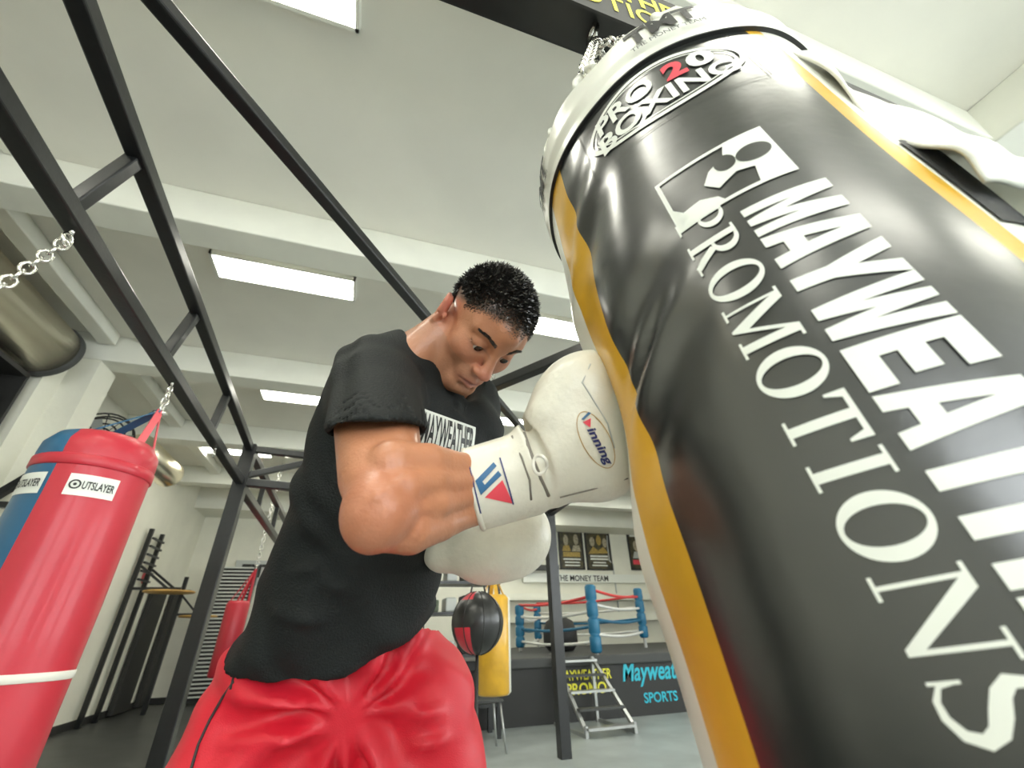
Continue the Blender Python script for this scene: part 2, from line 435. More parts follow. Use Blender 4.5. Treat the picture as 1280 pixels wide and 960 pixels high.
# lengthwise mouldings by the left wall between the beams
for y0, y1 in ((-1.38, .55), (.83, 2.7), (2.98, 5.0), (5.3, 7.27), (7.55, 9.57)):
    struct('trim_%d' % n, lambda b: (boxr(b, -3.02, -2.86, y0, y1, 3.86, ZC, bev=.01), boxr(b, -2.66, -2.60, y0, y1, 3.93, ZC)), ['beamp']); n += 1
# piers on the left wall
for y in (.5, 5.05):
    struct('trim_%d' % n, lambda b: (boxr(b, XL, -3.17, y-.25, y+.35, 0, 3.68), boxr(b, -3.2, -2.94, y, y+.34, 0, 3.68)), ['wall']); n += 1

# ------------------------------------------------------------------ ceiling lights
def ceiling_light(x, y, label):
    t = thing('ceiling_light', label, 'ceiling light', (x, y, ZC), 'fluorescent lights on the ceiling')
    bm = bmesh.new()
    L, Wd = .60, .16
    boxr(bm, x-L, x+L, y-Wd, y-Wd+.02, ZC-.07, ZC); boxr(bm, x-L, x+L, y+Wd-.02, y+Wd, ZC-.07, ZC)
    boxr(bm, x-L, x-L+.02, y-Wd, y+Wd, ZC-.07, ZC); boxr(bm, x+L-.02, x+L, y-Wd, y+Wd, ZC-.07, ZC)
    meshobj('frame', bm, 'lampw', t)
    bm = bmesh.new(); boxr(bm, x-L+.02, x+L-.02, y-Wd+.02, y+Wd-.02, ZC-.062, ZC-.045); meshobj('diffuser', bm, 'diff', t)
ceiling_light(-1.0, 3.46, 'lit fluorescent ceiling light between beams, above and left of the boxer')
ceiling_light(-1.0, 1.13, 'ceiling light cut off by the top edge of the photo')
ceiling_light(-1.0, 5.95, 'small far ceiling light seen just left of the boxer')
ceiling_light(-2.75, -.35, 'ceiling light by the left wall level with the camera')
for x, y in ((-1.0, 8.3), (-2.4, 8.4), (-.3, 10.6), (2.2, 10.6), (6.6, 8.5), (-1.0, -.4), (-1.0, -2.6), (1.1, -2.6), (1.1, -.75), (2.9, -2.6), (2.9, -.75), (1.6, 3.46), (1.6, 5.9), (1.6, 8.5), (4.2, 10.6), (5.2, 1.2), (5.2, 5.9), (5.2, 8.5)):  # unseen fixtures; those by the far walls are added to brighten them
    ceiling_light(x, y, 'ceiling light %s, %s' % ('added as fill close to the left wall' if x < -2 else 'added as fill at the foot of the back wall' if x == -.3 else 'in the row over the left aisle' if x < 0 else 'in the row just right of the camera' if x < 1.5 else 'added as fill right of centre before the back wall' if x == 2.2 else 'in the middle row' if x < 3 else 'added as fill outermost on the right' if x > 6 else 'at the foot of the back wall, right' if x == 2.2 else 'added as fill behind the ring' if y > 10 else 'in the right row over the ring side', 'behind the camera, %s' % ('nearer' if y > -1 else 'farther') if y < 0 else 'level with the big bag' if y < 2 else 'between the second and third beams' if y < 4 else 'before the ring' if y < 7 else 'over the far end'))

# ------------------------------------------------------------------ steel bag rack
RX = lambda y: -1.080-.020*(y-1.2)           # x of the left truss, lower rail
UX = lambda y: -.968-.052*(y-.85)            # upper rail
def AZ(px, py, z):                           # where a sight line meets the height z
    d = RM @ np.array([px-640, py-480, FP]); return tuple(CAM+d*(z-CH)/d[2])
rack = thing('bag_rack', 'black square-tube steel rack holding the punch bags, posts and rails', 'bag rack', (RX(4.45), 4.45, 0))
def part(name, segs, m='steel', wd=.075, bev=.006, up=(0, 0, 1), parent=rack):
    bm = bmesh.new()
    for p0, p1 in segs: bar(bm, p0, p1, wd, wd, up=up, bev=bev)
    return meshobj(name, bm, m, parent)
LP = (RX(4.45), 4.45); RP = (2.07, 4.87)
part('post', [((LP[0], LP[1], 0.0), (LP[0], LP[1], 2.66))], wd=.11)
part('post', [((RP[0], RP[1], 0.0), (RP[0], RP[1], 2.40))], wd=.11)
part('lower_rail', [((RX(-1.2), -1.2, 2.3), (LP[0], LP[1], 2.3))], wd=.064)
part('upper_rail', [((UX(-1.2), -1.2, 2.62), (LP[0], LP[1], 2.62))], wd=.060)
for y in (-.60, .38, 1.35, 2.30, 3.28):
    part('web_bar', [((RX(y), y, 2.3), (UX(y), y, 2.62))], wd=.048, up=(0, 1, 0))
# truss towards the right post
part('lower_rail', [((LP[0], LP[1], 2.3), (RP[0], RP[1], 2.3))], wd=.07)
part('upper_rail', [((LP[0], LP[1], 2.62), (RP[0]-1.2, RP[1]-.2, 2.62))], wd=.06)
part('web_bar', [((LP[0]+.02, LP[1], 2.36), (LP[0]+.62, LP[1]+.09, 2.6))], wd=.055)
# truss going on past the left post
part('lower_rail', [((LP[0], LP[1], 2.27), (LP[0]-.06, 8.6, 2.27))], wd=.07)
part('upper_rail', [((LP[0], LP[1], 2.62), (LP[0]-.06, 8.6, 2.62))], wd=.065)
for y in (5.5, 6.6, 7.7): part('web_bar', [((LP[0]-.03, y, 2.27), (LP[0]-.03, y, 2.62))], wd=.05, up=(0, 1, 0))
part('post', [((LP[0]-.06, 8.6, 0), (LP[0]-.06, 8.6, 2.66))], wd=.10)
# long rail from the near corner to the right post and its brace
LA, LB = np.array(AZ(195, 0, 2.3)), np.array(AZ(714, 609, 2.3))
part('long_rail', [(tuple(LA-(LB-LA)*.14), tuple(LB))], wd=.042)
part('cross_rail', [((.58, 2.15, 2.3), (1.62, .62, 2.3))], wd=.055)
part('brace', [((RP[0], RP[1], 2.3), tuple(LB)), ((RP[0], RP[1], 2.27), AZ(745, 598, 2.3))], wd=.07)
part('post', [((1.62, .62, 0), (1.62, .62, 2.4))], wd=.09)
# near beam the big bag hangs from
part('bag_beam', [((-1.02, .395, 2.36), (1.62, .395, 2.36))], wd=.10)
def eyebolt(p):
    bm = bmesh.new(); x, y, z = p
    tube(bm, [(x, y, z+.05), (x, y, z)], .007, 8)
    tube(bm, [(x, y+.022*math.cos(t), z-.022+.022*math.sin(t)) for t in [2*PI*k/14 for k in range(14)]], .006, 7, closed=True)
    return meshobj('eye_bolt', bm, 'chrome', rack)
for p in ((RX(1.44), 1.42, 2.25), (RX(2.5), 2.5, 2.25), (RX(3.5), 3.5, 2.25), (.36, .39, 2.31)): eyebolt(p)
# banner clipped along the near beam
bn = bmesh.new(); boxr(bn, -.10, 1.45, .330, .335, 2.235, 2.50)
ban = meshobj('banner', bn, 'black'); tag(ban, 'black vinyl banner with yellow lettering above the big punching bag', 'banner')
v = merge2d([fit2d(text2d('MAYWEATHER', bold=.02), 0, .62, .095, .18), fit2d(text2d('PROMOTIONS', bold=.005), .0, .62, 0, .08)])
mapped('lettering', v, lambda u, q: (.02+u, .3285, 2.275+q), 'inkyellow', ban, smooth=False)

# ------------------------------------------------------------------ round metal duct
dt = thing('air_duct', 'round shiny metal air duct running along the left wall', 'duct', (-3.2, 2, 3.6))
bm = bmesh.new()
def yl(bm, x, z, prof, seg=40, mi=0):
    lathe(bm, prof, Matrix.Translation((x, 0, z)) @ Matrix.Rotation(-PI/2, 4, 'X'), seg, mi)
yl(bm, -3.22, 3.56, [(.27, -2), (.27, .0), (.283, .02), (.27, .04), (.27, 2.4), (.283, 2.42), (.27, 2.44), (.27, 4.72)])
meshobj('pipe', bm, 'duct', dt)
bm = bmesh.new(); yl(bm, -3.22, 3.56, [(.275, 4.70), (.29, 4.71), (.29, 4.76), (.275, 4.78)]); meshobj('collar', bm, 'dark', dt)
t2 = thing('air_duct', 'short far piece of round duct beyond the white pier', 'duct', (-3.2, 7, 3.6))
bm = bmesh.new(); yl(bm, -3.22, 3.45, [(.2, 7.1), (.2, 8.3), (.21, 8.32), (.21, 8.36)]); meshobj('pipe', bm, 'duct', t2)
# wall rack with stacked pads, dark
ra = thing('wall_shelf', 'dark metal shelf of pale folded pads high on the left wall', 'shelf', (-3.45, 4, 2.6))
bm = bmesh.new(); boxr(bm, -3.6, -3.55, 2.6, 4.7, 2.5, 3.25); boxr(bm, -3.56, -3.2, 2.6, 4.7, 2.48, 2.52); boxr(bm, -3.56, -3.2, 2.6, 4.7, 3.22, 3.26)
for y in (2.6, 3.3, 4.0, 4.68): boxr(bm, -3.56, -3.2, y, y+.03, 2.5, 3.25)
meshobj('shelf_frame', bm, 'black', ra)
for i in range(13):
    bm = bmesh.new(); y = 2.75+i*.145
    boxr(bm, -3.5, -3.22, y, y+.06, 2.52, 2.98+.05*math.sin(i*2.1), bev=.012)
    tag(meshobj('folded_pad', bm, 'slat'), 'pale folded pad on the dark wall shelf, %s from the near end' % ['first', 'second', 'third', 'fourth', 'fifth', 'sixth', 'seventh', 'eighth', 'ninth', 'tenth', 'eleventh', 'twelfth', 'last'][i], 'pad', 'pads on the wall shelf')
# wheel / fan unit
fn_ = thing('cage_fan', 'black round caged fan mounted beside the white pier', 'fan', (-3.25, 6.4, 3.5))
def circ(c, r, ax, n=28, tilt=0):
    c = Vector(c); x, y, d = frame(ax); return [c+x*r*math.cos(2*PI*k/n)+y*r*math.sin(2*PI*k/n) for k in range(n)]
fc = Vector((-3.33, 6.4, 3.33)); fax = Vector((.55, -.55, -.62)).normalized()
bm = bmesh.new()
for r, o in ((.30, 0), (.30, .10), (.22, -.03), (.14, -.05), (.07, -.06)): tube(bm, circ(fc-fax*o*-1, r, fax), .011, 6, closed=True)
for k in range(10):
    x, y, _ = frame(fax); d = x*math.cos(k*PI/5)+y*math.sin(k*PI/5); tube(bm, [fc+d*.06, fc+d*.30, fc+d*.30+fax*.10], .005, 5)
meshobj('cage', bm, 'black', fn_)
bm = bmesh.new()
x, y, _ = frame(fax)
for k in range(3):
    a = k*2*PI/3; d = x*math.cos(a)+y*math.sin(a); e = x*math.cos(a+1)+y*math.sin(a+1)
    vs = [bm.verts.new(fc+fax*.05+q) for q in (d*.04, d*.25, (d+e)*.17+fax*.03, e*.06+fax*.02)]
    vs2 = [bm.verts.new(q.co+fax*.004) for q in vs]
    bm.faces.new(vs); bm.faces.new(vs2[::-1])
    for i in range(4): bm.faces.new((vs[i], vs[(i+1) % 4], vs2[(i+1) % 4], vs2[i]))
meshobj('blades', bm, 'chair', fn_)
bm = bmesh.new(); tube(bm, [fc+fax*.02, fc+fax*.14], .07, 16); tube(bm, [fc, (-3.6, 6.5, 3.2)], .02, 8); meshobj('motor', bm, 'dark', fn_)

# ------------------------------------------------------------------ red and blue heavy bag
bx, by = -1.25, 2.48
bg = thing('heavy_bag', 'red and blue heavy bag hanging on the left with two white labels', 'punching bag', (bx, by, .2))
R0 = .215; bt = 1.89; bb = .28
prof = [(0.01, bb), (R0-.03, bb), (R0, bb+.03), (R0, .8), (R0+.004, 1.2), (R0, 1.6), (R0, bt-.13), (R0+.003, bt-.10), (R0, bt-.05), (R0-.03, bt), (R0-.06, bt+.015), (.01, bt-.01)]
SEG = 72
def rbm(i, k):
    a = (k+.5)/SEG*360          # 0 = +x
    return 1 if 135 < a < 262 else 0
bm = bmesh.new(); lathe(bm, prof, Matrix.Translation((bx, by, 0)), SEG, rbm)
bag2 = meshobj('body', bm, ['red', 'blue'], bg)
bm = bmesh.new(); lathe(bm, [(R0+.002, bt-.17), (R0+.007, bt-.165), (R0+.007, bt-.125), (R0+.002, bt-.12)], Matrix.Translation((bx, by, 0)), SEG); meshobj('band', bm, 'red', bg)
bm = bmesh.new(); lathe(bm, [(R0+.002, .93), (R0+.006, .933), (R0+.006, .955), (R0+.002, .96)], Matrix.Translation((bx, by, 0)), SEG); meshobj('white_tape_line', bm, 'tape', bg)
tp = Vector((RX(2.5), 2.5, 2.10))
for a, m_, nm in ((215, 'blue', 'strap'), (150, 'blue', 'strap'), (330, 'bandred', 'strap'), (30, 'bandred', 'strap')):
    bm = bmesh.new(); r = math.radians(a); q = Vector((bx+(R0-.03)*math.cos(r), by+(R0-.03)*math.sin(r), bt-.04))
    bar(bm, q, tp, .035, .006, up=(math.cos(r), math.sin(r), 0)); meshobj(nm, bm, m_, bg)
bm = bmesh.new(); chain(bm, tp, (RX(2.5), 2.5, 2.21)); tube(bm, [tp+Vector((-.03, 0, -.01)), tp+Vector((.03, 0, -.01))], .012, 8); meshobj('chain', bm, 'chrome', bg)
def cylmap(cx, cy, R, a0, z0):
    return lambda u, v: (cx+R*math.cos(a0+u/R), cy+R*math.sin(a0+u/R), z0+v)
def bag_label(a0):
    f = cylmap(bx, by, R0+.003, math.radians(a0), bt-.30)
    lb = mapped('label_patch', poly2d([rect(0, 0, .17, .09)]), f, 'print', bg, step=.02)
    f2 = cylmap(bx, by, R0+.005, math.radians(a0), bt-.30)
    mapped('lettering', merge2d([poly2d([ell(.028, .045, .02, .02), ell(.028, .045, .014, .014)]), poly2d([ell(.028, .045, .006, .006)]), fit2d(text2d('UTSLAYER', bold=.02), .052, .162, .028, .062)]), f2, 'inkblack', lb, step=.02)
bag_label(268+10); bag_label(268-56)

# chain leaving the frame with its own bag (mostly outside)
hb = thing('heavy_bag', 'heavy bag mostly outside the left edge, only its chain shows', 'punching bag', (-1.35, 1.3, .3))
bm = bmesh.new(); chain(bm, (RX(1.44), 1.42, 2.22), tuple(W(-22, 374, 1.24)), .045); meshobj('chain', bm, 'chrome', hb)
bm = bmesh.new(); lathe(bm, [(.01, .4), (.16, .4), (.18, .43), (.18, 1.7), (.16, 1.74), (.02, 1.97), (.01, 1.98)], Matrix.Translation((-1.45, 1.05, 0)) @ Matrix.Identity(4), 40)
for v_ in bm.verts: 
    if v_.co.z > 1.75: v_.co.x += .29*(v_.co.z-1.75)/.23; v_.co.y += .28*(v_.co.z-1.75)/.23; v_.co.z -= .05
meshobj('body', bm, 'black', hb, True)

# ------------------------------------------------------------------ left wall equipment
for i, (y, z1, z0) in enumerate(((9.1, 2.95, 0), (9.45, 2.9, 0))):
    pass
spf = thing('speed_bag_platform', 'speed bag platform with yellow wooden board on two black wall rails', 'speed bag platform', (-3.5, 8.9, 0))
for y in (9.3, 9.8):
    bm = bmesh.new(); bar(bm, (-3.52, y, .0), (-3.52, y, 2.75), .06, .06, up=(0, 1, 0)); meshobj('wall_rail', bm, 'steel', spf)
bm = bmesh.new(); lathe(bm, [(.01, 0), (.36, 0), (.375, .015), (.36, .03), (.01, .03)], Matrix.Translation((-3.02, 9.5, 1.76)), 40); meshobj('board', bm, 'wood', spf)
for y in (9.3, 9.8):
    bm = bmesh.new(); bar(bm, (-3.48, y, 2.15), (-3.0, y, 1.81), .035); bar(bm, (-3.5, y, 1.81), (-2.8, y, 1.81), .04); meshobj('bracket', bm, 'steel', spf)
bm = bmesh.new()
for k in range(6): bar(bm, (-3.46, 9.3, 1.95+k*.13), (-3.46, 9.8, 1.95+k*.13), .03)
meshobj('cross_bars', bm, 'steel', spf)
sp2 = thing('speed_bag_platform', 'smaller far speed bag platform with yellow board behind the rack post', 'speed bag platform', (-2.9, 10.4, 0))
bm = bmesh.new(); lathe(bm, [(.01, 0), (.30, 0), (.31, .015), (.30, .03), (.01, .03)], Matrix.Translation((-2.72, 10.4, 1.42)), 32); meshobj('board', bm, 'wood', sp2)
bm = bmesh.new(); bar(bm, (-3.1, 10.4, 0), (-3.1, 10.4, 2.1), .06); bar(bm, (-3.1, 10.4, 1.47), (-2.6, 10.4, 1.47), .04); bar(bm, (-3.1, 10.4, 1.8), (-2.75, 10.4, 1.47), .03); meshobj('stand', bm, 'steel', sp2)
# black door-like boards between the rails
for y0, y1, h, lab in ((10.3, 10.95, 1.85, 'tall narrow black board below the wooden speed bag platform'), (11.35, 11.8, 1.95, 'tall narrow black board leaning by the rack post')):
    bm = bmesh.new(); boxr(bm, -3.58, -3.5, y0, y1, .02, h, bev=.01); o = meshobj('wall_board', bm, 'black'); tag(o, lab, 'board')
for z in (.45, 1.1):
    bm = bmesh.new(); boxr(bm, -3.6, -3.5, 8.15, 8.25, z, z+.1, bev=.02)
    tag(meshobj('wall_bracket', bm, 'black'), 'small black bracket on the white wall, %s of two' % ('lower' if z < 1 else 'upper'), 'bracket')
# splash of colour (sticker) on the wall
bm = bmesh.new(); tube(bm, [(-3.595, 9.9, 2.05), (-3.58, 9.9, 2.05)], .12, 16); tag(meshobj('wall_sticker', bm, 'bandred'), 'small pinkish round sticker on the left wall above platform', 'sticker')
# wall brackets at far left edge
bk = thing('wall_bar_unit', 'black angular pull-up bracket on left wall behind red and blue bag', 'bracket', (-3.2, 5, 2.3))
bm = bmesh.new(); bar(bm, (-3.17, 4.9, 2.05), (-2.85, 4.9, 2.45), .06); bar(bm, (-2.85, 4.9, 2.45), (-2.7, 4.9, 2.1), .06); bar(bm, (-3.17, 4.9, 2.1), (-2.7, 4.9, 2.1), .05); meshobj('arm', bm, 'steel', bk)
# wall bars at the back
wb = thing('wall_bars', 'tall ladder-like rack with many pale rungs at the back left corner', 'wall bars', (-2.45, 11.5, 0))
for x in (-2.85, -2.15):
    bm = bmesh.new(); bar(bm, (x, 11.45, 0), (x, 11.45, 2.45), .07, .12); meshobj('upright', bm, 'steel', wb)
for k in range(34):
    bm = bmesh.new(); bar(bm, (-2.83, 11.42, .12+k*.069), (-2.17, 11.42, .12+k*.069), .028); meshobj('rung', bm, 'slat', wb)
bm = bmesh.new(); boxr(bm, -2.83, -2.17, 11.5, 11.52, .02, 2.4); meshobj('back_panel', bm, 'black', wb)
# TMT poster
bm = bmesh.new(); boxr(bm, -2.7, -1.2, YB-.03, YB-.01, 2.1, 2.62); tb = meshobj('wall_banner', bm, 'printgrey'); tag(tb, 'grey banner with three black letters high on the back wall, left of boxer', 'banner')
mapped('lettering', fit2d(text2d('TMT', bold=.04), 0, .75, 0, .28), lambda u, q: (-2.56+u*.8, YB-.034, 2.26+q), 'inkblack', tb, smooth=False)
# far red bag
rb2 = thing('heavy_bag', 'far red heavy bag hanging behind the boxer near the wall bars', 'punching bag', (-1.8, 9, .5))
bm = bmesh.new(); lathe(bm, [(.01, .55), (.15, .55), (.17, .58), (.17, 1.55), (.15, 1.6), (.01, 1.6)], Matrix.Translation((-1.83, 9, 0)), 32); meshobj('body', bm, 'red', rb2)
bm = bmesh.new()
for a in (0, 90, 180, 270):
    r = math.radians(a); bar(bm, (-1.83+.14*math.cos(r), 9+.14*math.sin(r), 1.58), (-1.7, 9, 2.1), .04, .008)
meshobj('strap', bm, 'red', rb2)
bm = bmesh.new(); chain(bm, (-1.7, 9, 2.08), (-1.7, 9, 3.98), .09, .008, .025); meshobj('chain', bm, 'chrome', rb2)

# ------------------------------------------------------------------ boxing ring
rg = thing('boxing_ring', 'raised boxing ring with black skirt, blue posts and red, white, blue ropes', 'boxing ring', (4.5, 8.5, 0))
bm = bmesh.new(); boxr(bm, 1.45, 8.2, 6.45, 11.0, .62, .74, bev=.02); meshobj('platform', bm, 'dark', rg)
bm = bmesh.new(); boxr(bm, 1.5, 8.15, 6.5, 10.95, .0, .62); meshobj('skirt', bm, 'black', rg)
def ring_post(x, y, z0=.80, z1=1.72, r=.085):
    bm = bmesh.new(); tube(bm, [(x, y, .74), (x, y, z1-.03)], .03, 10); p = meshobj('post', bm, 'rope', rg)
    h = (z1-z0)/4
    bm = bmesh.new(); pr = []
    for k in range(4):
        pr += [(r*.75, z0+k*h), (r, z0+k*h+.03), (r, z0+(k+1)*h-.03), (r*.75, z0+(k+1)*h)]
    lathe(bm, pr, Matrix.Translation((x, y, 0)), 16); meshobj('corner_pad', bm, 'ringblue', p)
P1, P2, P3, P4 = (3.42, 6.62), (3.02, 8.85), (4.05, 10.6), (5.3, 8.25)
for p, z0, z1 in ((P1, .76, 1.66), (P2, .80, 1.5), (P3, .9, 1.6), (P4, .9, 1.75)): ring_post(p[0], p[1], z0, z1)
for k, (z, m_) in enumerate(((1.0, 'rope'), (1.2, 'ringblue'), (1.4, 'rope'), (1.6, 'ropered'))):
    for a, b in ((P1, P2), (P2, P3), (P3, P4), (P4, P1)):
        bm = bmesh.new()
        mids = [Vector((a[0]+(b[0]-a[0])*t, a[1]+(b[1]-a[1])*t, z-.05*math.sin(t*PI)+(.02 if b is P4 else -.1 if b is P2 or a is P2 else 0))) for t in np.linspace(0, 1, 9)]
        tube(bm, mids, .022, 8); meshobj('rope', bm, m_, rg)
# skirt lettering
f = lambda u, q: (3.72+u, 6.495, .12+q)
mapped('lettering', merge2d([fit2d(text2d('Mayweather', bold=.02, shear=.25), 0, 1.25, .22, .52), fit2d(text2d('SPORTS', bold=.02), .30, .85, .03, .15)]), f, 'teal', rg, smooth=False)
mapped('lettering', merge2d([fit2d(text2d('MAYWEATHER', bold=.02), 0, .8, .16, .28), fit2d(text2d('PROMO', bold=.02), .1, .7, .0, .13)]), lambda u, q: (2.75+u, 6.494, .30+q), 'inkyellow', rg, smooth=False)
# steps
st = thing('ring_steps', 'grey metal frame steps leading up to the boxing ring', 'steps', (3.0, 6.1, 0))
for s in (0, 1):
    bm = bmesh.new(); x0 = 2.66+s*.56; x1 = 2.62+s*.62
    bar(bm, (x0, 6.4, .72), (x1+.02, 5.55, .06), .04); bar(bm, (x1+.02, 5.55, .03), (x1, 6.4, .03), .035); bar(bm, (x0, 6.4, .72), (x0, 6.4, .0), .035); bar(bm, (x1+.02, 5.55, 0), (x1+.02, 5.55, .12), .035)
    meshobj('side_frame', bm, 'chair', st)
for k in range(5):
    t = k/4.; z = .70-.60*t; y = 6.38-.80*t; bm = bmesh.new(); boxr(bm, 2.64, 3.24, y-.10, y+.02, z-.02, z+.005); meshobj('tread', bm, 'chair' if k % 2 == 0 else 'dark', st)
# seconds' things inside the ring (dark figure-like bag on stand)
bm = bmesh.new(); lathe(bm, [(.01, .75), (.22, .75), (.30, .85), (.30, 1.05), (.24, 1.2), (.12, 1.27), (.01, 1.28)], Matrix.Translation((3.55, 8.2, 0)), 24)
tag(meshobj('round_gear_bag', bm, 'black', smooth=True), 'dark rounded gear bag on the ring canvas behind the steps', 'bag')

# ------------------------------------------------------------------ posters on the back wall
def poster(px0, px1, py0, py1, lab, kind):
    k = 11.95
    def aty(px, py):
        d = RM @ np.array([px-640, py-480, FP]); return CAM+d*(k/d[1])
    a = aty(px0, py0); b = aty(px1, py1); x0, x1, z1, z0 = a[0], b[0], a[2], b[2]
    if x1-x0 > 1.2: x1 = x0+.8
    t = thing('poster', lab, 'poster', ((x0+x1)/2, YB, z0), 'framed posters on the back wall')
    bm = bmesh.new(); fr = .04
    for c in ((x0, x1, z0, z0+fr), (x0, x1, z1-fr, z1), (x0, x0+fr, z0, z1), (x1-fr, x1, z0, z1)): boxr(bm, c[0], c[1], YB-.05, YB-.005, c[2], c[3])
    meshobj('frame', bm, 'black', t)
    bm = bmesh.new(); boxr(bm, x0+fr, x1-fr, YB-.03, YB-.01, z0+fr, z1-fr); meshobj('sheet', bm, 'poster_dark', t)
    w_, h_ = x1-x0, z1-z0; f = lambda u, q: (x0+u*w_, YB-.033, z0+q*h_)
    if kind == 0:
        S = [(poly2d([ell(.3, .68, .10, .13)]), 'skinpale'), (poly2d([ell(.72, .7, .10, .13)]), 'skinpale'), (poly2d([[(.12, .42), (.2, .55), (.42, .56), (.48, .42)]]), 'gold'), (poly2d([[(.52, .42), (.6, .56), (.84, .56), (.9, .42)]]), 'skinpale'),
             (poly2d([rect(.15, .29, .85, .40)]), 'gold'), (merge2d([poly2d([rect(.15, .22, .85, .25)]), poly2d([rect(.2, .15, .8, .175)]), poly2d([rect(.2, .08, .8, .105)])]), 'print')]
    elif kind == 1:
        S = [(poly2d([ell(.28, .70, .10, .12)]), 'skinpale'), (poly2d([ell(.55, .74, .10, .13)]), 'gold'), (poly2d([ell(.78, .68, .09, .12)]), 'skinpale'), (poly2d([[(.1, .40), (.3, .58), (.5, .48), (.7, .58), (.9, .42)]]), 'gold'),
             (merge2d([poly2d([rect(.15, .32, .85, .36)]), poly2d([rect(.15, .25, .85, .29)]), poly2d([rect(.25, .17, .75, .2)]), poly2d([rect(.2, .1, .8, .13)])]), 'print')]
    else:
        S = [(merge2d([poly2d([rect(.1, .86, .9, .93)])]), 'print'), (poly2d([ell(.32, .62, .13, .14)]), 'skinpale'), (poly2d([ell(.72, .62, .12, .15)]), 'print'), (poly2d([[(.12, .3), (.2, .47), (.8, .47), (.9, .3)]]), 'printgrey'), (poly2d([rect(.1, .14, .9, .26)]), 'printred')]
    for s, m_ in S: mapped('print', s, f, m_, t, smooth=False)
poster(697, 732, 658, 712, 'dark framed fight poster with a gold band, leftmost of three', 0)
poster(730, 767, 662, 713, 'dark framed fight poster with white text lines, middle of three', 1)
poster(783, 822, 664, 713, 'dark framed poster with white header, rightmost beside the yellow stripe', 2)
# cable on the wall, shelf and ledge
bm = bmesh.new(); tube(bm, [(6.93, 11.97, 3.5), (6.9, 11.97, 3.2), (6.9, 11.97, 2.8), (7.0, 11.97, 2.7), (7.0, 11.97, 1.2)], .02, 6); tag(meshobj('wall_conduit', bm, 'printgrey'), 'thin grey conduit down the back wall between posters', 'conduit')
bm = bmesh.new(); boxr(bm, 3.6, 5.2, 11.75, 11.98, 2.5, 2.62); tag(meshobj('wall_ledge', bm, 'dark'), 'dark short ledge on the back wall left of the post', 'ledge')
bm = bmesh.new(); boxr(bm, 4.2, 8.2, 11.9, 11.98, 2.2, 2.42); wbn = meshobj('wall_sign', bm, 'print'); tag(wbn, 'long pale sign strip with dark lettering under the posters', 'sign')
mapped('lettering', fit2d(text2d('THE MONEY TEAM', bold=.02), 0, 1.6, 0, .15), lambda u, q: (5.15+u, 11.893, 2.235+q), 'inkblack', wbn, smooth=False)
for z, h in ((1.75, .18), (1.25, .22)):
    bm = bmesh.new(); boxr(bm, 3.0, 8.2, 11.6, 11.98, z, z+.05); boxr(bm, 3.0, 8.2, 11.9, 11.98, z, z+h)
    tag(meshobj('wall_shelf', bm, 'beamp'), '%s long pale shelf on the back wall behind the ring' % ('upper' if z > 1.5 else 'lower'), 'shelf')

# ------------------------------------------------------------------ ball, yellow bag and racks in the middle distance
bc = Vector(W(597, 778, 2.55)); db = thing('double_end_ball', 'black and red leather punch ball hanging on cords below the gloves', 'punch ball', bc)
bm = bmesh.new(); prof = [(max(.002, .152*math.sin(PI*i/20)*(1+.0*i)), -.165*math.cos(PI*i/20)) for i in range(21)]
def bmi(i, k):
    a = ((k+.5)/48*360) % 360; return 1 if 195 < a < 240 and (i > 14 or i < 9) else 0
lathe(bm, prof, Matrix.Translation(bc) , 48, bmi); meshobj('ball', bm, ['ballblack', 'red'], db)
bm = bmesh.new()
for a in range(0, 360, 45):
    r = math.radians(a); tube(bm, [bc+Vector((.153*math.sin(t)*math.cos(r), .153*math.sin(t)*math.sin(r), -.166*math.cos(t))) for t in np.linspace(.15, PI-.15, 20)], .003, 5)
meshobj('seams', bm, 'black', db)
bm = bmesh.new()
top = Vector((bc.x, bc.y, 2.3))
for s in (-1, 1): bar(bm, bc+Vector((s*.05, 0, .14)), bc+Vector((s*.004, 0, .32)), .02, .006)
tube(bm, [bc+Vector((0, 0, .31)), (bc.x, bc.y, 2.28)], .006, 6)
meshobj('upper_cord', bm, 'black', db)
bm = bmesh.new(); tube(bm, [bc+Vector((0, 0, -.15)), (bc.x, bc.y, .02)], .01, 6); tube(bm, [(bc.x, bc.y, 0), (bc.x, bc.y, .04)], .12, 20); meshobj('lower_cord', bm, 'black', db)
yc = W(617, 800, 3.85)
yb = thing('heavy_bag', 'yellow heavy bag with white edge hanging behind the black and red ball', 'punching bag', (yc[0], yc[1], .6))
bm = bmesh.new(); bzt, bzb = yc[2]+.36, yc[2]-.40
prof = [(.01, bzb), (.13, bzb), (.15, bzb+.02), (.15, bzt-.03), (.12, bzt), (.01, bzt)]
lathe(bm, prof, Matrix.Translation((yc[0], yc[1], 0)), 40, lambda i, k: 1 if (k+.5)/40*360 > 318 or (k+.5)/40*360 < 60 else 0); meshobj('body', bm, ['bagyellow', 'bagwhite'], yb)
bm = bmesh.new()
for a in (0, 90, 180, 270):
    r = math.radians(a); bar(bm, (yc[0]+.1*math.cos(r), yc[1]+.1*math.sin(r), bzt-.01), (yc[0], yc[1], bzt+.2), .035, .006)
meshobj('strap', bm, 'bagyellow', yb)
bm = bmesh.new(); chain(bm, (yc[0], yc[1], bzt+.2), (yc[0], yc[1], 3.98), .08, .006, .02); meshobj('chain', bm, 'chrome', yb)
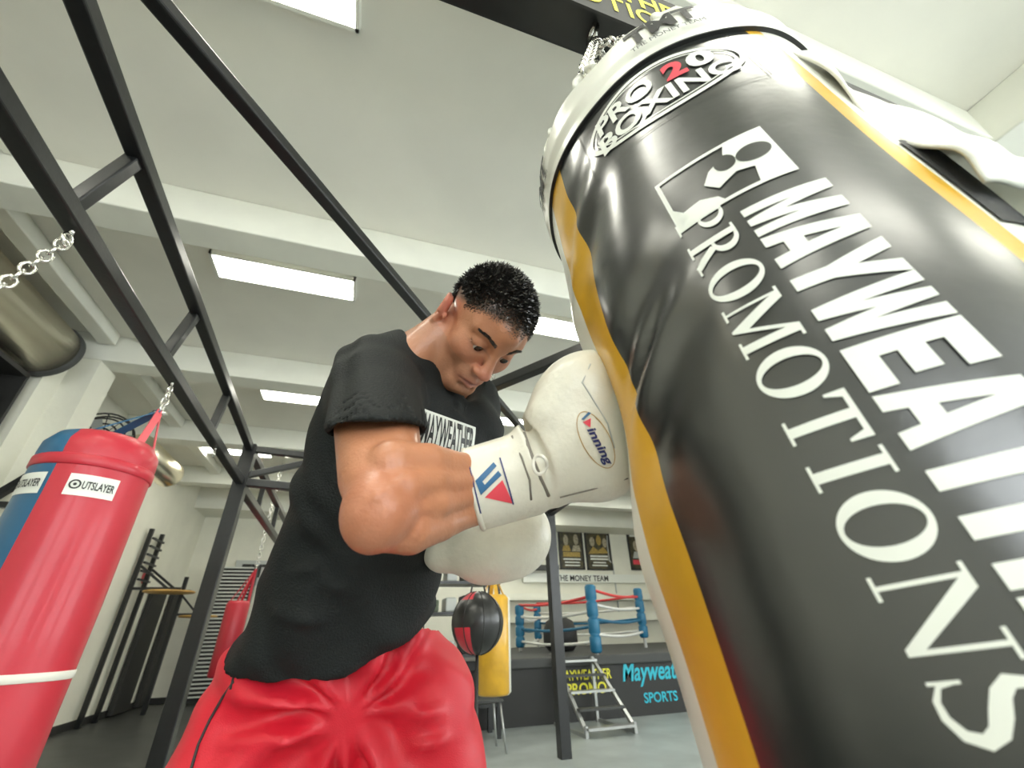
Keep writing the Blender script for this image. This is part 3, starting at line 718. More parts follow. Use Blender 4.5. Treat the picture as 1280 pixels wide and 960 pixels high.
# weight rack behind the hip
wr = thing('storage_rack', 'dark metal rack with shelves of gear seen under the boxer arm', 'rack', (1.5, 8.0, 0))
for x in (1.05, 2.0):
    for y in (5.98, 6.36):
        bm = bmesh.new(); bar(bm, (x-.25, y, 0), (x-.25, y, 1.95), .05); meshobj('upright', bm, 'steel', wr)
for z in (.3, .8, 1.25, 1.6, 1.9):
    bm = bmesh.new(); boxr(bm, .78, 1.78, 5.96, 6.39, z, z+.035); meshobj('shelf', bm, 'steel', wr)
for i in range(11):
    x = .86+.22*(i % 4); z = (1.285, 1.635, .835)[i//4]; bm = bmesh.new()
    boxr(bm, x, x+.14, 6.02, 6.32, z, z+.14+.05*((i*7) % 3)/2, bev=.02)
    tag(meshobj('gear_box', bm, ['green', 'printgrey', 'dark', 'green'][i % 4]), '%s box of gear, %s on the %s shelf of the storage rack' % (['olive', 'grey', 'dark', 'green'][i % 4], ['leftmost', 'second', 'third', 'rightmost'][i % 4], ['middle', 'upper', 'lower'][i//4]), 'box', 'gear on the storage rack')
# folding chair at (600,870)
cp = Vector(W(606, 866, 4.6)); cx, cy = cp.x, cp.y
cst = thing('folding_stool', 'thin grey metal stool standing under the yellow heavy bag', 'stool', (cx, cy, 0))
bm = bmesh.new(); boxr(bm, cx-.16, cx+.16, cy-.16, cy+.16, .42, .45, bev=.01); meshobj('seat', bm, 'dark', cst)
for sx in (-1, 1):
    for sy in (-1, 1):
        bm = bmesh.new(); tube(bm, [(cx+sx*.13, cy+sy*.13, .42), (cx+sx*.18, cy+sy*.18, 0)], .012, 8); meshobj('leg', bm, 'chair', cst)

# ------------------------------------------------------------------ THE BIG PUNCHING BAG
def rayd(x, y): return nrm(RM @ np.array([x-640, y-480, FP]))
BA = rayd(530, -290)
def _perp(x, y):
    d = rayd(x, y); return nrm(d-BA*d.dot(BA))
_l = _perp(750, 500); _r = _perp(1240, 243)
BB = nrm(_l+_r); BE = np.cross(BA, BB); BR = .23
BC = CAM+BB*(BR/math.sin(math.acos(_l.dot(_r))/2))
DS, DT = .262, 62.0                      # where the glove lands
def wr(s, th):
    """surface relief of the soft bag: dent of the punch, creases running from it, soft lumps"""
    d = -.020*np.exp(-((th-DT)/17)**2-((s-DS)/.085)**2)
    d = d+.006*np.exp(-((th-DT)/14)**2-((s-DS-.17)/.06)**2)+.006*np.exp(-((th-DT)/14)**2-((s-DS+.17)/.06)**2)
    win = np.exp(-((th-30)/16)**2)*np.exp(-((s-.36)/.22)**2)
    d = d+win*.0060*np.sin(s*44+th*.14+1.7*np.sin(s*19+th*.07))
    d = d+.0022*np.sin(s*11+th*.05)*np.sin(th*.09+s*5)
    k = (s-.245)-(30-th)*.0032                 # one sharp crease from the fist
    d = d-.007*np.exp(-(k/.008)**2)*np.exp(-((th-26)/9)**2)+.005*np.exp(-((k-.02)/.012)**2)*np.exp(-((th-26)/9)**2)
    return d
def BS(s, th, off=0.0):
    s = np.asarray(s, float); th = np.asarray(th, float); r = BR+wr(s, th)+off; t = np.radians(th)
    return BC+BA*s[..., None]+(-BB*np.cos(t)[..., None]+BE*np.sin(t)[..., None])*r[..., None]
STOP, SBOT = .685, -.88
bigb = thing('heavy_bag', 'huge black punching bag with yellow stripes and white lettering in the right foreground', 'punching bag', BC+BA*SBOT)
def patch(name, s0, s1, t0, t1, ns, nt_, mats, parent, off=0.0, wrap=False, mfn=None):
    ss = np.linspace(s0, s1, ns); tt = np.linspace(t0, t1, nt_, endpoint=not wrap)
    S, T = np.meshgrid(ss, tt, indexing='ij'); P = BS(S, T, off(S, T) if callable(off) else off)
    bm = bmesh.new(); vs = [[bm.verts.new(p) for p in row] for row in P]
    m = nt_ if wrap else nt_-1
    for i in range(ns-1):
        for j in range(m):
            f = bm.faces.new((vs[i][j], vs[i][(j+1) % nt_], vs[i+1][(j+1) % nt_], vs[i+1][j])); f.smooth = True
            if mfn: f.material_index = mfn((ss[i]+ss[i+1])/2, tt[j]+(t1-t0)/nt_/2)
    if wrap:
        for row, fl in ((vs[0], 1), (vs[-1], 0)):
            f = bm.faces.new(row[::-1] if fl else row)
    bmesh.ops.recalc_face_normals(bm, faces=bm.faces)
    return meshobj(name, bm, mats, parent)
def bmat(s, th):
    th = (th+180) % 360-180
    if -44 < th < 34: return 0
    if 34 <= th < 50 or -49 < th <= -44: return 1
    return 2
patch('body', SBOT, STOP, -180, 180, 260, 360, ['bagblack', 'bagyellow', 'bagwhite'], bigb, wrap=True, mfn=bmat)
# white collar with its lip
def colo(S, T): return .004+.005*np.clip((S-.69)/.02, 0, 1)-.022*np.clip((S-.745)/.035, 0, 1)**2+.0025*np.sin(T*.21+S*30)*np.clip((S-.72)/.05, 0, 1)
patch('collar', .672, .780, -180, 180, 30, 240, 'bagwhite', bigb, off=colo, wrap=True)
patch('collar_piping', .668, .6715, -180, 180, 3, 240, 'inkblack', bigb, off=.0052, wrap=True)
for a0 in (-28, 8, 38, 80, 130, -75, -120, -165):
    p = [BS(.770, a0+dx, -.004+dz) + BA*ds for dx, dz, ds in ((-5, 0, 0), (-4.2, -.004, .03), (0, -.012, .045), (4.2, -.004, .03), (5, 0, 0))]
    bm = bmesh.new(); tube(bm, p, .006, 8); meshobj('hanging_loop', bm, 'bagwhite', bigb)
ap = Vector((.36, .39, 2.25))
for a0 in (8, -75, 130, -165):
    q = Vector(BS(.770, a0, -.014)+BA*.04)
    bm = bmesh.new(); chain(bm, q, ap, .034, .0042, .011); meshobj('chain', bm, 'chrome', bigb)
# lettering: u runs down the bag, v towards its right-hand side
def bmap(s0, t0, off): return lambda u, v: BS(s0-u, t0-math.degrees(v/BR), off)
def G_serif():
    def ser(x, y, w_=.40, t=.05): return poly2d([rect(x-w_/2, y, x+w_/2, y+t)])
    st_ = .17
    def P(): return [poly2d([rect(.14, 0, .14+st_, 1)]), ser(.225, 0), ser(.18, .95, .30), poly2d([ell(.36, .73, .36, .27, 30, -PI/2, PI/2)+[(.25, 1.0), (.25, .46)], ell(.34, .73, .20, .20, 24, -PI/2, PI/2)+[(.28, .93), (.28, .53)]])]
    def R(): return P()+[stroke([(.42, .48), (.60, .22), (.78, .02)], [.17, .17, .14]), ser(.84, 0, .26)]
    def O(): return [poly2d([ell(.5, .5, .47, .53, 44), ell(.5, .5, .27, .46, 44)])]
    def Mm(): return [poly2d([rect(.13, 0, .19, 1)]), poly2d([rect(.97, 0, .97+st_, 1)]), poly2d([[(.12, 1), (.32, 1), (.70, .22), (.62, 0), (.56, 0)]]), poly2d([[(.56, 0), (.62, 0), (1.0, .85), (1.12, 1), (.98, 1), (.6, .14)]]), ser(.16, 0, .3), ser(1.06, 0, .38), ser(.16, .95, .25), ser(1.12, .95, .24)]
    def T(): return [poly2d([rect(.38, 0, .38+st_, 1)]), poly2d([rect(.04, .92, .89, 1)]), poly2d([[(.04, 1), (.04, .70), (.09, .70), (.17, .92)]]), poly2d([[(.89, 1), (.89, .70), (.84, .70), (.76, .92)]]), ser(.465, 0, .42)]
    def I(): return [poly2d([rect(.20, 0, .20+st_, 1)]), ser(.285, 0, .42), ser(.285, .95, .42)]
    def N(): return [poly2d([rect(.15, 0, .21, 1)]), poly2d([rect(.89, 0, .95, 1)]), poly2d([[(.12, 1), (.34, 1), (.95, .12), (.95, 0), (.87, 0)]]), ser(.18, 0, .3), ser(.92, .95, .32), ser(.16, .95, .24)]
    def S():
        pts = [(.62, .74), (.60, .86), (.46, .97), (.30, .97), (.16, .87), (.14, .74), (.24, .62), (.42, .52), (.58, .42), (.66, .28), (.60, .12), (.44, .03), (.28, .03), (.14, .12), (.11, .27)]
        return [stroke(pts, [.04, .05, .07, .09, .12, .15, .17, .19, .17, .15, .12, .09, .07, .05, .04]), poly2d([rect(.60, .68, .64, .99)]), poly2d([rect(.09, .02, .13, .34)])]
    return {'P': (P, .86), 'R': (R, 1.02), 'O': (O, 1.05), 'M': (Mm, 1.32), 'T': (T, .97), 'I': (I, .62), 'N': (N, 1.12), 'S': (S, .8)}
def G_block():
    s = .30
    def Mm(): return [poly2d([[(0, 0), (.22, 0), (.24, .55), (.36, 0), (.56, 0), (.68, .55), (.70, 0), (.92, 0), (.92, 1), (.62, 1), (.46, .42), (.30, 1), (0, 1)]])]
    def A(): return [poly2d([[(0, 0), (.28, 0), (.32, .18), (.60, .18), (.64, 0), (.92, 0), (.66, 1), (.26, 1)], [(.37, .38), (.46, .76), (.55, .38)]])]
    def Y(): return [poly2d([[(.31, 0), (.61, 0), (.61, .36), (.92, 1), (.62, 1), (.46, .62), (.30, 1), (0, 1), (.31, .36)]])]
    def Ww(): return [poly2d([[(.16, 0), (.42, 0), (.52, .5), (.62, 0), (.88, 0), (1.04, 1), (.78, 1), (.72, .42), (.62, 1), (.42, 1), (.32, .42), (.26, 1), (0, 1)]])]
    def E_(): return [poly2d([[(0, 0), (.84, 0), (.84, .24), (.30, .24), (.30, .39), (.74, .39), (.74, .61), (.30, .61), (.30, .76), (.84, .76), (.84, 1), (0, 1)]])]
    def T(): return [poly2d([[(.28, 0), (.58, 0), (.58, .76), (.86, .76), (.86, 1), (0, 1), (0, .76), (.28, .76)]])]
    def H(): return [poly2d([[(0, 0), (.30, 0), (.30, .38), (.58, .38), (.58, 0), (.88, 0), (.88, 1), (.58, 1), (.58, .62), (.30, .62), (.30, 1), (0, 1)]])]
    def R(): return [poly2d([[(0, 0), (.30, 0), (.30, .34), (.42, .34), (.58, 0), (.90, 0), (.70, .40), (.84, .52), (.84, .86), (.70, 1), (0, 1)], [(.30, .56), (.30, .78), (.50, .78), (.55, .72), (.55, .60), (.50, .56)]])]
    return {'M': (Mm, .97), 'A': (A, .93), 'Y': (Y, .91), 'W': (Ww, 1.07), 'E': (E_, .89), 'T': (T, .90), 'H': (H, .94), 'R': (R, .9)}
def word(txt, G, size_u, size_v, gap=0.0):
    L = []; x = 0
    for c in txt:
        g, w_ = G[c]
        for v, f in g(): L.append(([((p[0]+x)*size_u, p[1]*size_v) for p in v], f))
        x += w_+gap
    return L
Ls = word('PROMOTIONS', G_serif(), .0425, .0435)
bmp = bmap(.366, 5.0, .0012)
def lettering(name, Ls, fn, m_, parent, step=.008):
    """each overlapping stroke gets a hair of height of its own so that none flickers"""
    bm = bmesh.new()
    for i, (v, f) in enumerate(Ls):
        b2 = bmesh.new(); bv = [b2.verts.new((p[0], p[1], 0)) for p in v]
        for t in f:
            try: b2.faces.new([bv[j] for j in t])
            except ValueError: pass
        for ax in (0, 1):
            q = [p[ax] for p in v]; k = math.floor(min(q)/step)+1
            while k*step < max(q):
                co = [0, 0, 0]; co[ax] = k*step; no = [0, 0, 0]; no[ax] = 1
                bmesh.ops.bisect_plane(b2, geom=b2.verts[:]+b2.edges[:]+b2.faces[:], plane_co=co, plane_no=no); k += 1
        mp = {}
        for q in b2.verts: mp[q] = bm.verts.new(Vector(fn(q.co.x, q.co.y, (i % 5)*.00008)))
        for fa in b2.faces:
            try: bm.faces.new([mp[q] for q in fa.verts]).smooth = True
            except ValueError: pass
        b2.free()
    bmesh.ops.recalc_face_normals(bm, faces=bm.faces)
    return meshobj(name, bm, m_, parent)
def bfn(s0, t0, off): return lambda u, v, o=0: BS(s0-u, t0-math.degrees(v/BR), off+o)
lettering('lettering', Ls, bfn(.366, 5.0, .0012), 'print', bigb)
lettering('lettering', word('MAYWEATHER', G_block(), .0425, .072, .02), bfn(.334, -8.4, .0012), 'print', bigb)
# square emblem with a figure, above the words
em = [ringrect(0, 0, .082, .112, .0045)]
lettering('emblem', em, bfn(.437, 4.6, .0012), 'print', bigb)
lettering('emblem', [poly2d([[(.03, .112), (.0, .112), (.0, .075), (.02, .068), (.03, .05), (.045, .04), (.06, .05), (.05, .07), (.055, .085), (.082, .08), (.082, .112)]]),
                     poly2d([[(.05, .004), (.062, .012), (.06, .03), (.07, .045), (.082, .05), (.082, .004)]])], bfn(.437, 4.6, .0014), 'print', bigb)
lettering('emblem', [poly2d([ell(.034, .092, .013, .016)]), poly2d([ell(.03, .066, .012, .010)])], bfn(.437, 4.6, .0017), 'bagblack', bigb)
# sewn logo patch under the collar: here text runs round the bag
def hmap(s0, t0, off): return lambda u, v, o=0: BS(s0+v, t0-math.degrees(u/BR), off+o)
lp = lettering('logo_patch', [ringrect(0, 0, .225, .135, .0012)], hmap(.528, 19.5, .0014), 'inkblack', bigb)
oval = [poly2d([ell(.115, .07, .108, .058, 60), ell(.115, .07, .100, .052, 60)]), poly2d([ell(.115, .07, .096, .049, 60), ell(.115, .07, .094, .047, 60)])]
lettering('logo_ring', oval, hmap(.528, 19.5, .0015), 'print', lp)
def T2(s, x0, x1, y0, y1, bold=.03): return fit2d(text2d(s, bold=bold), x0, x1, y0, y1)
lettering('logo_lettering', [T2('PRO', .03, .115, .071, .108), T2('BOXING', .025, .205, .030, .066)], hmap(.528, 19.5, .0018), 'print', lp)
lettering('logo_lettering', [T2('2', .130, .157, .070, .108, .05)], hmap(.528, 19.5, .0018), 'printred', lp)
lettering('logo_lettering', [T2('0', .160, .192, .070, .108, .05)], hmap(.528, 19.5, .0018), 'print', lp)
# collar lettering
def cmap(t0): return lambda u, v, o=0: BS(.685+v, t0-math.degrees(u/BR), .0115+o)
for t0 in (-9, 62, -90):
    lettering('collar_lettering', [T2('TMT', .0, .095, .022, .062, .04), T2('THE MONEY TEAM', .0, .095, .006, .016, .0)], cmap(t0), 'inkblack', bigb)
# loose white cover flap on the right-hand side
def flapo(S, T): return .004+.030*np.clip((.50-S)/.2, 0, 1)*np.clip((-52-T)/20, 0, 1)+.006*np.sin(T*.25+S*28)+.010*np.exp(-((S-.33)/.03)**2)
fl = patch('cover_flap', .29, .60, -52, -98, 60, 40, 'bagwhite', bigb, off=flapo)
sm = fl.modifiers.new('thick', 'SOLIDIFY'); sm.thickness = .003
bm = bmesh.new(); tube(bm, [BS(.30, -66, .03), BS(.22, -66, .022), BS(.05, -64, .012), BS(-.2, -62, .008)], .009, 10); meshobj('side_strap', bm, 'blue', bigb)
patch('flap_gap_shade', .25, .38, -50, -72, 12, 12, 'black', bigb, off=.0016)  # dark sheet standing in for the shade under the lifted flap

# ------------------------------------------------------------------ THE BOXER
pel = W(430, 845, .80)
man = thing('person', 'dark-haired boxer in black t-shirt, red shorts and white gloves punching the big bag', 'person', (pel[0], pel[1]+.05, 0))
# head frame
HL = nrm(D(.72, .33, .61)); _u = D(.652, -.624, -.432); HU = nrm(_u-HL*_u.dot(HL)); HF = np.cross(HL, HU)
HO = W(607, 402, .845)
HFR = np.array([HL, HF, HU])
def hp(l, f, u): return HO+HL*l+HF*f+HU*u
# joints
shR = W(470, 494, .72); elR = W(474, 640, .44); wrR = W(588, 610, .565); hdR = W(640, 600, .57)
shL = W(585, 505, 1.02); elL = W(520, 660, .98); wrL = W(565, 688, .80)
nk0 = W(520, 452, .87)
S = [(W(428, 880, .80), D(.93, 0, .36), .155, .105), (W(430, 810, .80), D(.9, -.03, .42), .176, .118), (W(442, 735, .80), D(.82, 0, .57), .148, .106),
     (W(474, 625, .82), D(.65, .03, .76), .150, .104), (W(504, 540, .86), D(.5, .07, .86), .172, .116), (W(508, 480, .88), D(.46, .07, .88), .155, .080)]
hipR = W(345, 885, .78); hipL = W(515, 885, .84)
knR = np.array([hipR[0]-.07, hipR[1]-.03, .50]); knL = np.array([hipL[0]+.06, hipL[1]-.05, .50])
anR = np.array([knR[0]-.02, knR[1]+.10, .09]); anL = np.array([knL[0]+.04, knL[1]+.12, .09])
xs = rng(-.32, .42, .0042); ys = np.concatenate([rng(.30, 1.30, .0045)])
zs = np.concatenate([rng(-.01, .92, .012)[:-1], rng(.93, 1.38, .0042)[:-1], rng(1.38, 1.76, .0026)])
# finer columns where the head is
hx0, hx1 = HO[0]-.15, HO[0]+.15; hy0, hy1 = HO[1]-.15, HO[1]+.15
xs = np.unique(np.round(np.concatenate([rng(-.36, hx0, .0045), rng(hx0, hx1, .0027), rng(hx1, .40, .0045)]), 5))
ys = np.unique(np.round(np.concatenate([rng(.28, hy0, .0045), rng(hy0, hy1, .0027), rng(hy1, 1.32, .0055)]), 5))
xs = xs[np.concatenate([[True], np.diff(xs) > .0012])]; ys = ys[np.concatenate([[True], np.diff(ys) > .0012])]
B = Field(xs, ys, zs)
# torso core under the shirt, legs
for i in range(len(S)-1):
    a, b = S[i], S[i+1]; B.sect(a[0], b[0], a[1], b[1], a[2]-(.055 if i == 0 else .03), b[2]-(.045 if i == 0 else .03), a[3]-(.045 if i == 0 else .03), b[3]-(.04 if i == 0 else .03), .04)
B.cone(S[5][0], W(470, 468, .78), .06, .055, .04); B.cone(S[5][0], shL, .06, .055, .04)
for h, k_, an in ((hipR, knR, anR), (hipL, knL, anL)):
    B.cone(h, k_, .074, .055, .03); B.cone(k_, k_*.6+an*.4, .055, .055, .03); B.cone(k_*.6+an*.4, an, .052, .036, .03)
    B.cone(an, an+np.array([.02, -.14, -.045]), .035, .03, .03)
# neck
B.cone(nk0, hp(0, -.033, -.05), .062, .052, .03)
B.cone(W(500, 462, .80), hp(-.035, -.04, -.04), .035, .026, .03)
B.cone(W(545, 478, .86), hp(-.03, -.0, -.06), .024, .020, .03)
# head masses
E = lambda c, r, k=.015, mode='u', fr=HFR: B.ell(hp(*c), r, fr, k, mode)
C = lambda a, b, ra, rb, k=.012, mode='u': B.cone(hp(*a), hp(*b), ra, rb, k, mode)
E((0, -.006, .028), (.075, .089, .079)); E((0, .040, -.030), (.059, .052, .080), .022)
E((0, .047, .032), (.060, .040, .042), .02)
C((-.050, .0, -.065), (-.018, .070, -.105), .020, .017, .025); C((.050, .0, -.065), (.018, .070, -.105), .020, .017, .025)
C((-.012, .082, -.104), (.012, .082, -.104), .016, .016, .02)
E((-.038, .056, -.030), (.024, .025, .022), .026); E((.038, .056, -.030), (.024, .025, .022), .026)
C((-.046, .066, .018), (-.012, .086, .014), .010, .011, .014); C((.046, .066, .018), (.012, .086, .014), .010, .011, .014)
C((0, .080, .015), (0, .088, .04), .018, .02, .02)
for s in (-1, 1):
    E((s*.031, .098, -.004), (.018, .017, .013), .010, 's')
    E((s*.031, .074, -.004), (.0175, .0165, .0150), .004)           # lids over the eyeball
    C((s*.016, .089, -.009), (s*.046, .077, -.007), .0022, .0018, .002, 's')
C((0, .090, .006), (0, .112, -.036), .0085, .0115, .010); E((0, .112, -.041), (.0140, .014, .0115), .006)
for s in (-1, 1):
    E((s*.0125, .102, -.044), (.008, .011, .008), .005); E((s*.007, .110, -.0515), (.0035, .005, .003), .002, 's')
E((0, .086, -.070), (.030, .018, .022), .015)
C((-.020, .092, -.0725), (0, .103, -.0700), .0035, .0055, .006); C((.020, .092, -.0725), (0, .103, -.0700), .0035, .0055, .006)
C((-.017, .092, -.0815), (0, .1005, -.0835), .0035, .0065, .006); C((.017, .092, -.0815), (0, .1005, -.0835), .0035, .0065, .006)
C((-.023, .095, -.0785), (0, .108, -.0768), .0012, .0020, .003, 's'); C((.023, .095, -.0785), (0, .108, -.0768), .0012, .0020, .003, 's')
C((-.012, .097, -.094), (.012, .097, -.094), .004, .004, .008, 's')
for s in (-1, 1):
    ec = hp(s*.080, -.014, -.024); eo = nrm(HL*s*1.0-HF*.45); ef = nrm(HF+HL*.45*s); eu = nrm(HU-HF*.18-eo*0); ef = nrm(ef-eu*ef.dot(eu)); eo = nrm(np.cross(ef, eu))*1.0
    if eo @ (HL*s) < 0: eo = -eo
    efr = np.array([eo, ef, eu])
    B.ell(ec, (.0085, .017, .029), efr, .006)
    B.ell(ec+eo*.010+ef*.002-eu*.002, (.009, .0095, .017), efr, .003, 's')
    rim = [ec+eo*.006+ef*(.015*math.cos(t))+eu*(.0285*math.sin(t)) for t in np.linspace(-.2, PI*1.25, 12)]
    for a_, b_ in zip(rim, rim[1:]): B.cone(a_, b_, .0038, .0038, .002)
    inn = [ec+eo*.006+ef*(.007*math.cos(t)-.001)+eu*(.019*math.sin(t)+.001) for t in np.linspace(.9, PI*1.15, 7)]
    for a_, b_ in zip(inn, inn[1:]): B.cone(a_, b_, .0026, .0026, .002)
    B.ell(ec-eu*.027+eo*.003+ef*.003, (.006, .009, .009), efr, .004)
    B.ell(hp(s*.079, .006, -.028), (.004, .004, .008), efr, .003)
# right arm
B.ell(shR, (.060, .060, .060), np.eye(3), .03)
B.cone(shR, elR, .054, .034, .03)
B.cone(shR*.6+elR*.4+D(-.014, .0, 0), shR*.2+elR*.8+D(-.006, -.006, 0), .042, .034, .02)      # triceps
B.cone(shR*.6+elR*.4+D(.018, -.006, 0), shR*.28+elR*.72+D(.018, -.012, 0), .040, .034, .015)        # biceps
B.ell(elR+D(-.008, .010, .0), (.026, .026, .030), np.eye(3), .015)
def chainm(pts, k):
    for (a, ra), (b, rb) in zip(pts, pts[1:]): B.cone(W(*a), W(*b), ra, rb, k)
B.cone(elR, wrR, .028, .030, .02)
chainm([((450, 600, .490), .022), ((490, 583, .478), .029), ((535, 580, .505), .024), ((592, 586, .560), .016)], .0025)
chainm([((466, 630, .440), .022), ((505, 612, .455), .022), ((545, 604, .488), .016), ((594, 602, .545), .012)], .002)
chainm([((476, 657, .447), .026), ((512, 660, .462), .027), ((548, 652, .495), .022), ((594, 638, .555), .016)], .0025)
chainm([((496, 636, .442), .016), ((548, 630, .478), .015), ((592, 620, .543), .011)], .002)
B.cone(wrR, hdR, .040, .030, .02)
chainm([((468, 622, .408), .003), ((505, 600, .440), .0026), ((560, 598, .497), .0022)], .006)
# left arm
B.ell(shL, (.06, .06, .06), np.eye(3), .03); B.cone(shL, elL, .055, .044, .03); B.cone(elL, wrL, .046, .032, .02); B.cone(wrL, W(595, 690, .78), .032, .03, .02)
v, q = B.mesh(); v = smooth_np(v, q, 1, .4)
# skin tints, with a dark line between the lips and at the lids
loc = (v-HO)@HFR.T
base = np.array([.47, .200, .105]); tint = np.tile(base, (len(v), 1))
def blend(mask, col):
    global tint
    mask = np.clip(mask, 0, 1)[:, None]; tint = tint*(1-mask)+np.array(col)*mask
def gs(c, r): return np.exp(-(((loc-np.array(c))/np.array(r))**2).sum(1))
nzv = np.sin(v[:, 0]*90+3*np.sin(v[:, 2]*60))*np.sin(v[:, 1]*80+2*np.sin(v[:, 0]*70))*np.sin(v[:, 2]*85)
tint *= (1+.07*nzv)[:, None]
head = np.exp(-((np.linalg.norm(loc-np.array([0, .02, -.01]), axis=1)/.16)**8))
blend(gs((0, .115, -.042), (.018, .03, .018))*.7, (.62, .22, .17))
for s in (-1, 1):
    blend(gs((s*.045, .065, -.035), (.028, .04, .02))*.35, (.60, .25, .18))
    blend(gs((s*.083, -.01, -.012), (.018, .03, .032))*.8, (.66, .20, .15))
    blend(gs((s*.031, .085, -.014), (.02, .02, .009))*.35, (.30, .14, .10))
# stubble
blend(((loc[:, 2] < -.05) & (loc[:, 1] > -.03)).astype(float)*head*.28, (.22, .14, .10))
blend(gs((0, .1, -.076), (.024, .02, .0085))*.85, (.50, .17, .14))
blend(gs((0, .105, -.0775), (.022, .02, .0022))*.8, (.12, .04, .035))
for s in (-1, 1): blend(np.exp(-((loc[:, 2]+.0095)/.0022)**2)*gs((s*.031, .09, -.009), (.017, .03, .01))*1.0, (.03, .02, .02))
# scalp shade where the hair grows
HLX = [-.2, -.06, -.02, .015, .035, .055, .08]; HLY = [-.07, -.05, .0, .016, .026, .036, .050]
hairline = np.interp(loc[:, 1], HLX, HLY)
hm = np.clip((loc[:, 2]-hairline)/.012, 0, 1)*head
elb = np.linalg.norm(v-elR, axis=1); blend(np.exp(-(elb/.05)**4)*.45, (.42, .13, .075))
blend(hm*.85, (.05, .04, .032))
body = npmesh('body', v, q, 'skin', man, tint); bodyv, bodyq = v, q
# eyes
for s in (-1, 1):
    bm = bmesh.new(); bmesh.ops.create_uvsphere(bm, u_segments=24, v_segments=16, radius=.0125)
    fwd = nrm(HF+HU*-.25+HL*.12); x_, y_, d_ = frame(Vector(fwd)); rot = Matrix((x_, y_, d_)).transposed().to_4x4()
    for fa in bm.faces:
        c = fa.calc_center_median(); fa.material_index = 1 if c.z > .0095 else 0; fa.smooth = True
    ctr = hp(s*.031, .0785, -.0085)
    bmesh.ops.transform(bm, matrix=Matrix.Translation(ctr) @ rot, verts=bm.verts); meshobj('eye', bm, ['eye', 'iris'], man)
# eyebrows and hair made of many short tapering strands
headbvh = bvh_of(v[:, :], q)
def strand(bm, p, d, ln, r):
    d = Vector(d).normalized(); x, y, _ = frame(d)
    t = [bm.verts.new(Vector(p)+(x*math.cos(a)+y*math.sin(a))*r) for a in (0, 2.1, 4.2)]
    j = Vector([random.uniform(-.25, .25) for _ in range(3)])
    m = [bm.verts.new(Vector(p)+d*ln*.6+(x*math.cos(a)+y*math.sin(a))*r*.8) for a in (0, 2.1, 4.2)]
    e = bm.verts.new(Vector(p)+(d+j).normalized()*ln)
    for i in range(3):
        bm.faces.new((t[i], t[(i+1) % 3], m[(i+1) % 3], m[i])); bm.faces.new((m[i], m[(i+1) % 3], e))
bm = bmesh.new(); ctr = hp(0, -.01, .02); Nn = 11000
for i in range(Nn):
    z = 1-2*(i+.5)/Nn; ph = i*2.399963; r = math.sqrt(1-z*z); dl = np.array([r*math.cos(ph), r*math.sin(ph), z])
    if z < -.45: continue
    dw = HL*dl[0]+HF*dl[1]+HU*dl[2]
    h = headbvh.ray_cast(Vector(ctr+dw*.3), Vector(-dw))
    if h[0] is None: continue
    lo = HFR@(np.array(h[0])-HO)
    ln_ = np.interp(lo[1], HLX, HLY)+.003*math.sin(lo[0]*210)
    if abs(lo[0]) > .068 and lo[2] < .03 and -.05 < lo[1] < .02: continue
    g = (lo[2]-ln_)
    if g < random.uniform(-.003, .004): continue
    side = min(1, max(0, g/.045)); L = .0045+.0105*side*random.uniform(.5, 1.3)
    nn = np.array(h[1]); dr = nn*.75+HF*.55*side+HU*(.15*side-.5*(1-side))+np.random.uniform(-.28, .28, 3)
    strand(bm, np.array(h[0])-nn*.002, dr, L, .0010+.0009*side)
hair = meshobj('hair', bm, 'hair', man)
bm = bmesh.new()
for s in (-1, 1):
    for i in range(300):
        t = random.random(); l = s*(.012+.038*t); u = .0140+.006*math.sin(min(1, t*1.3)*PI*.6)+random.uniform(-.0036, .0036)*(1-.5*t)
        h = headbvh.ray_cast(Vector(hp(l, .2, u)), Vector(-HF))
        if h[0]: strand(bm, np.array(h[0])-HF*.001, HL*s*1.0+HF*.25+HU*(.5-.8*t)+np.random.uniform(-.25, .25, 3), .0055, .0005)
meshobj('eyebrows', bm, 'hair', man)

# ---- t-shirt
zs2 = rng(.86, 1.66, .005); F = Field(rng(-.36, .40, .005), rng(.45, 1.30, .005), zs2)
hem = S[1][0]
for i in range(len(S)-1):
    a, b = S[i], S[i+1]; F.sect(a[0], b[0], a[1], b[1], a[2], b[2], a[3], b[3], .05)
F.cone(S[5][0], W(470, 468, .78), .07, .06, .05); F.cone(S[5][0], nk0, .075, .068, .04)
F.cone(W(520, 470, .9), shL+D(.0, -.0, 0), .06, .07, .05)
F.cone(W(540, 560, .86), W(585, 540, .92), .08, .075, .05)
F.ell(shR+D(-.004, 0, 0), (.068, .068, .068), np.eye(3), .03)
slE = shR*.2+elR*.8
F.cone(shR, slE, .070, .067, .03)
F.cone(shL, shL*.5+elL*.5, .07, .068, .03)
# openings
sd = nrm(elR-shR)
F.cone(slE-sd*.14, slE+sd*.15, .060, .062, .006, 's')
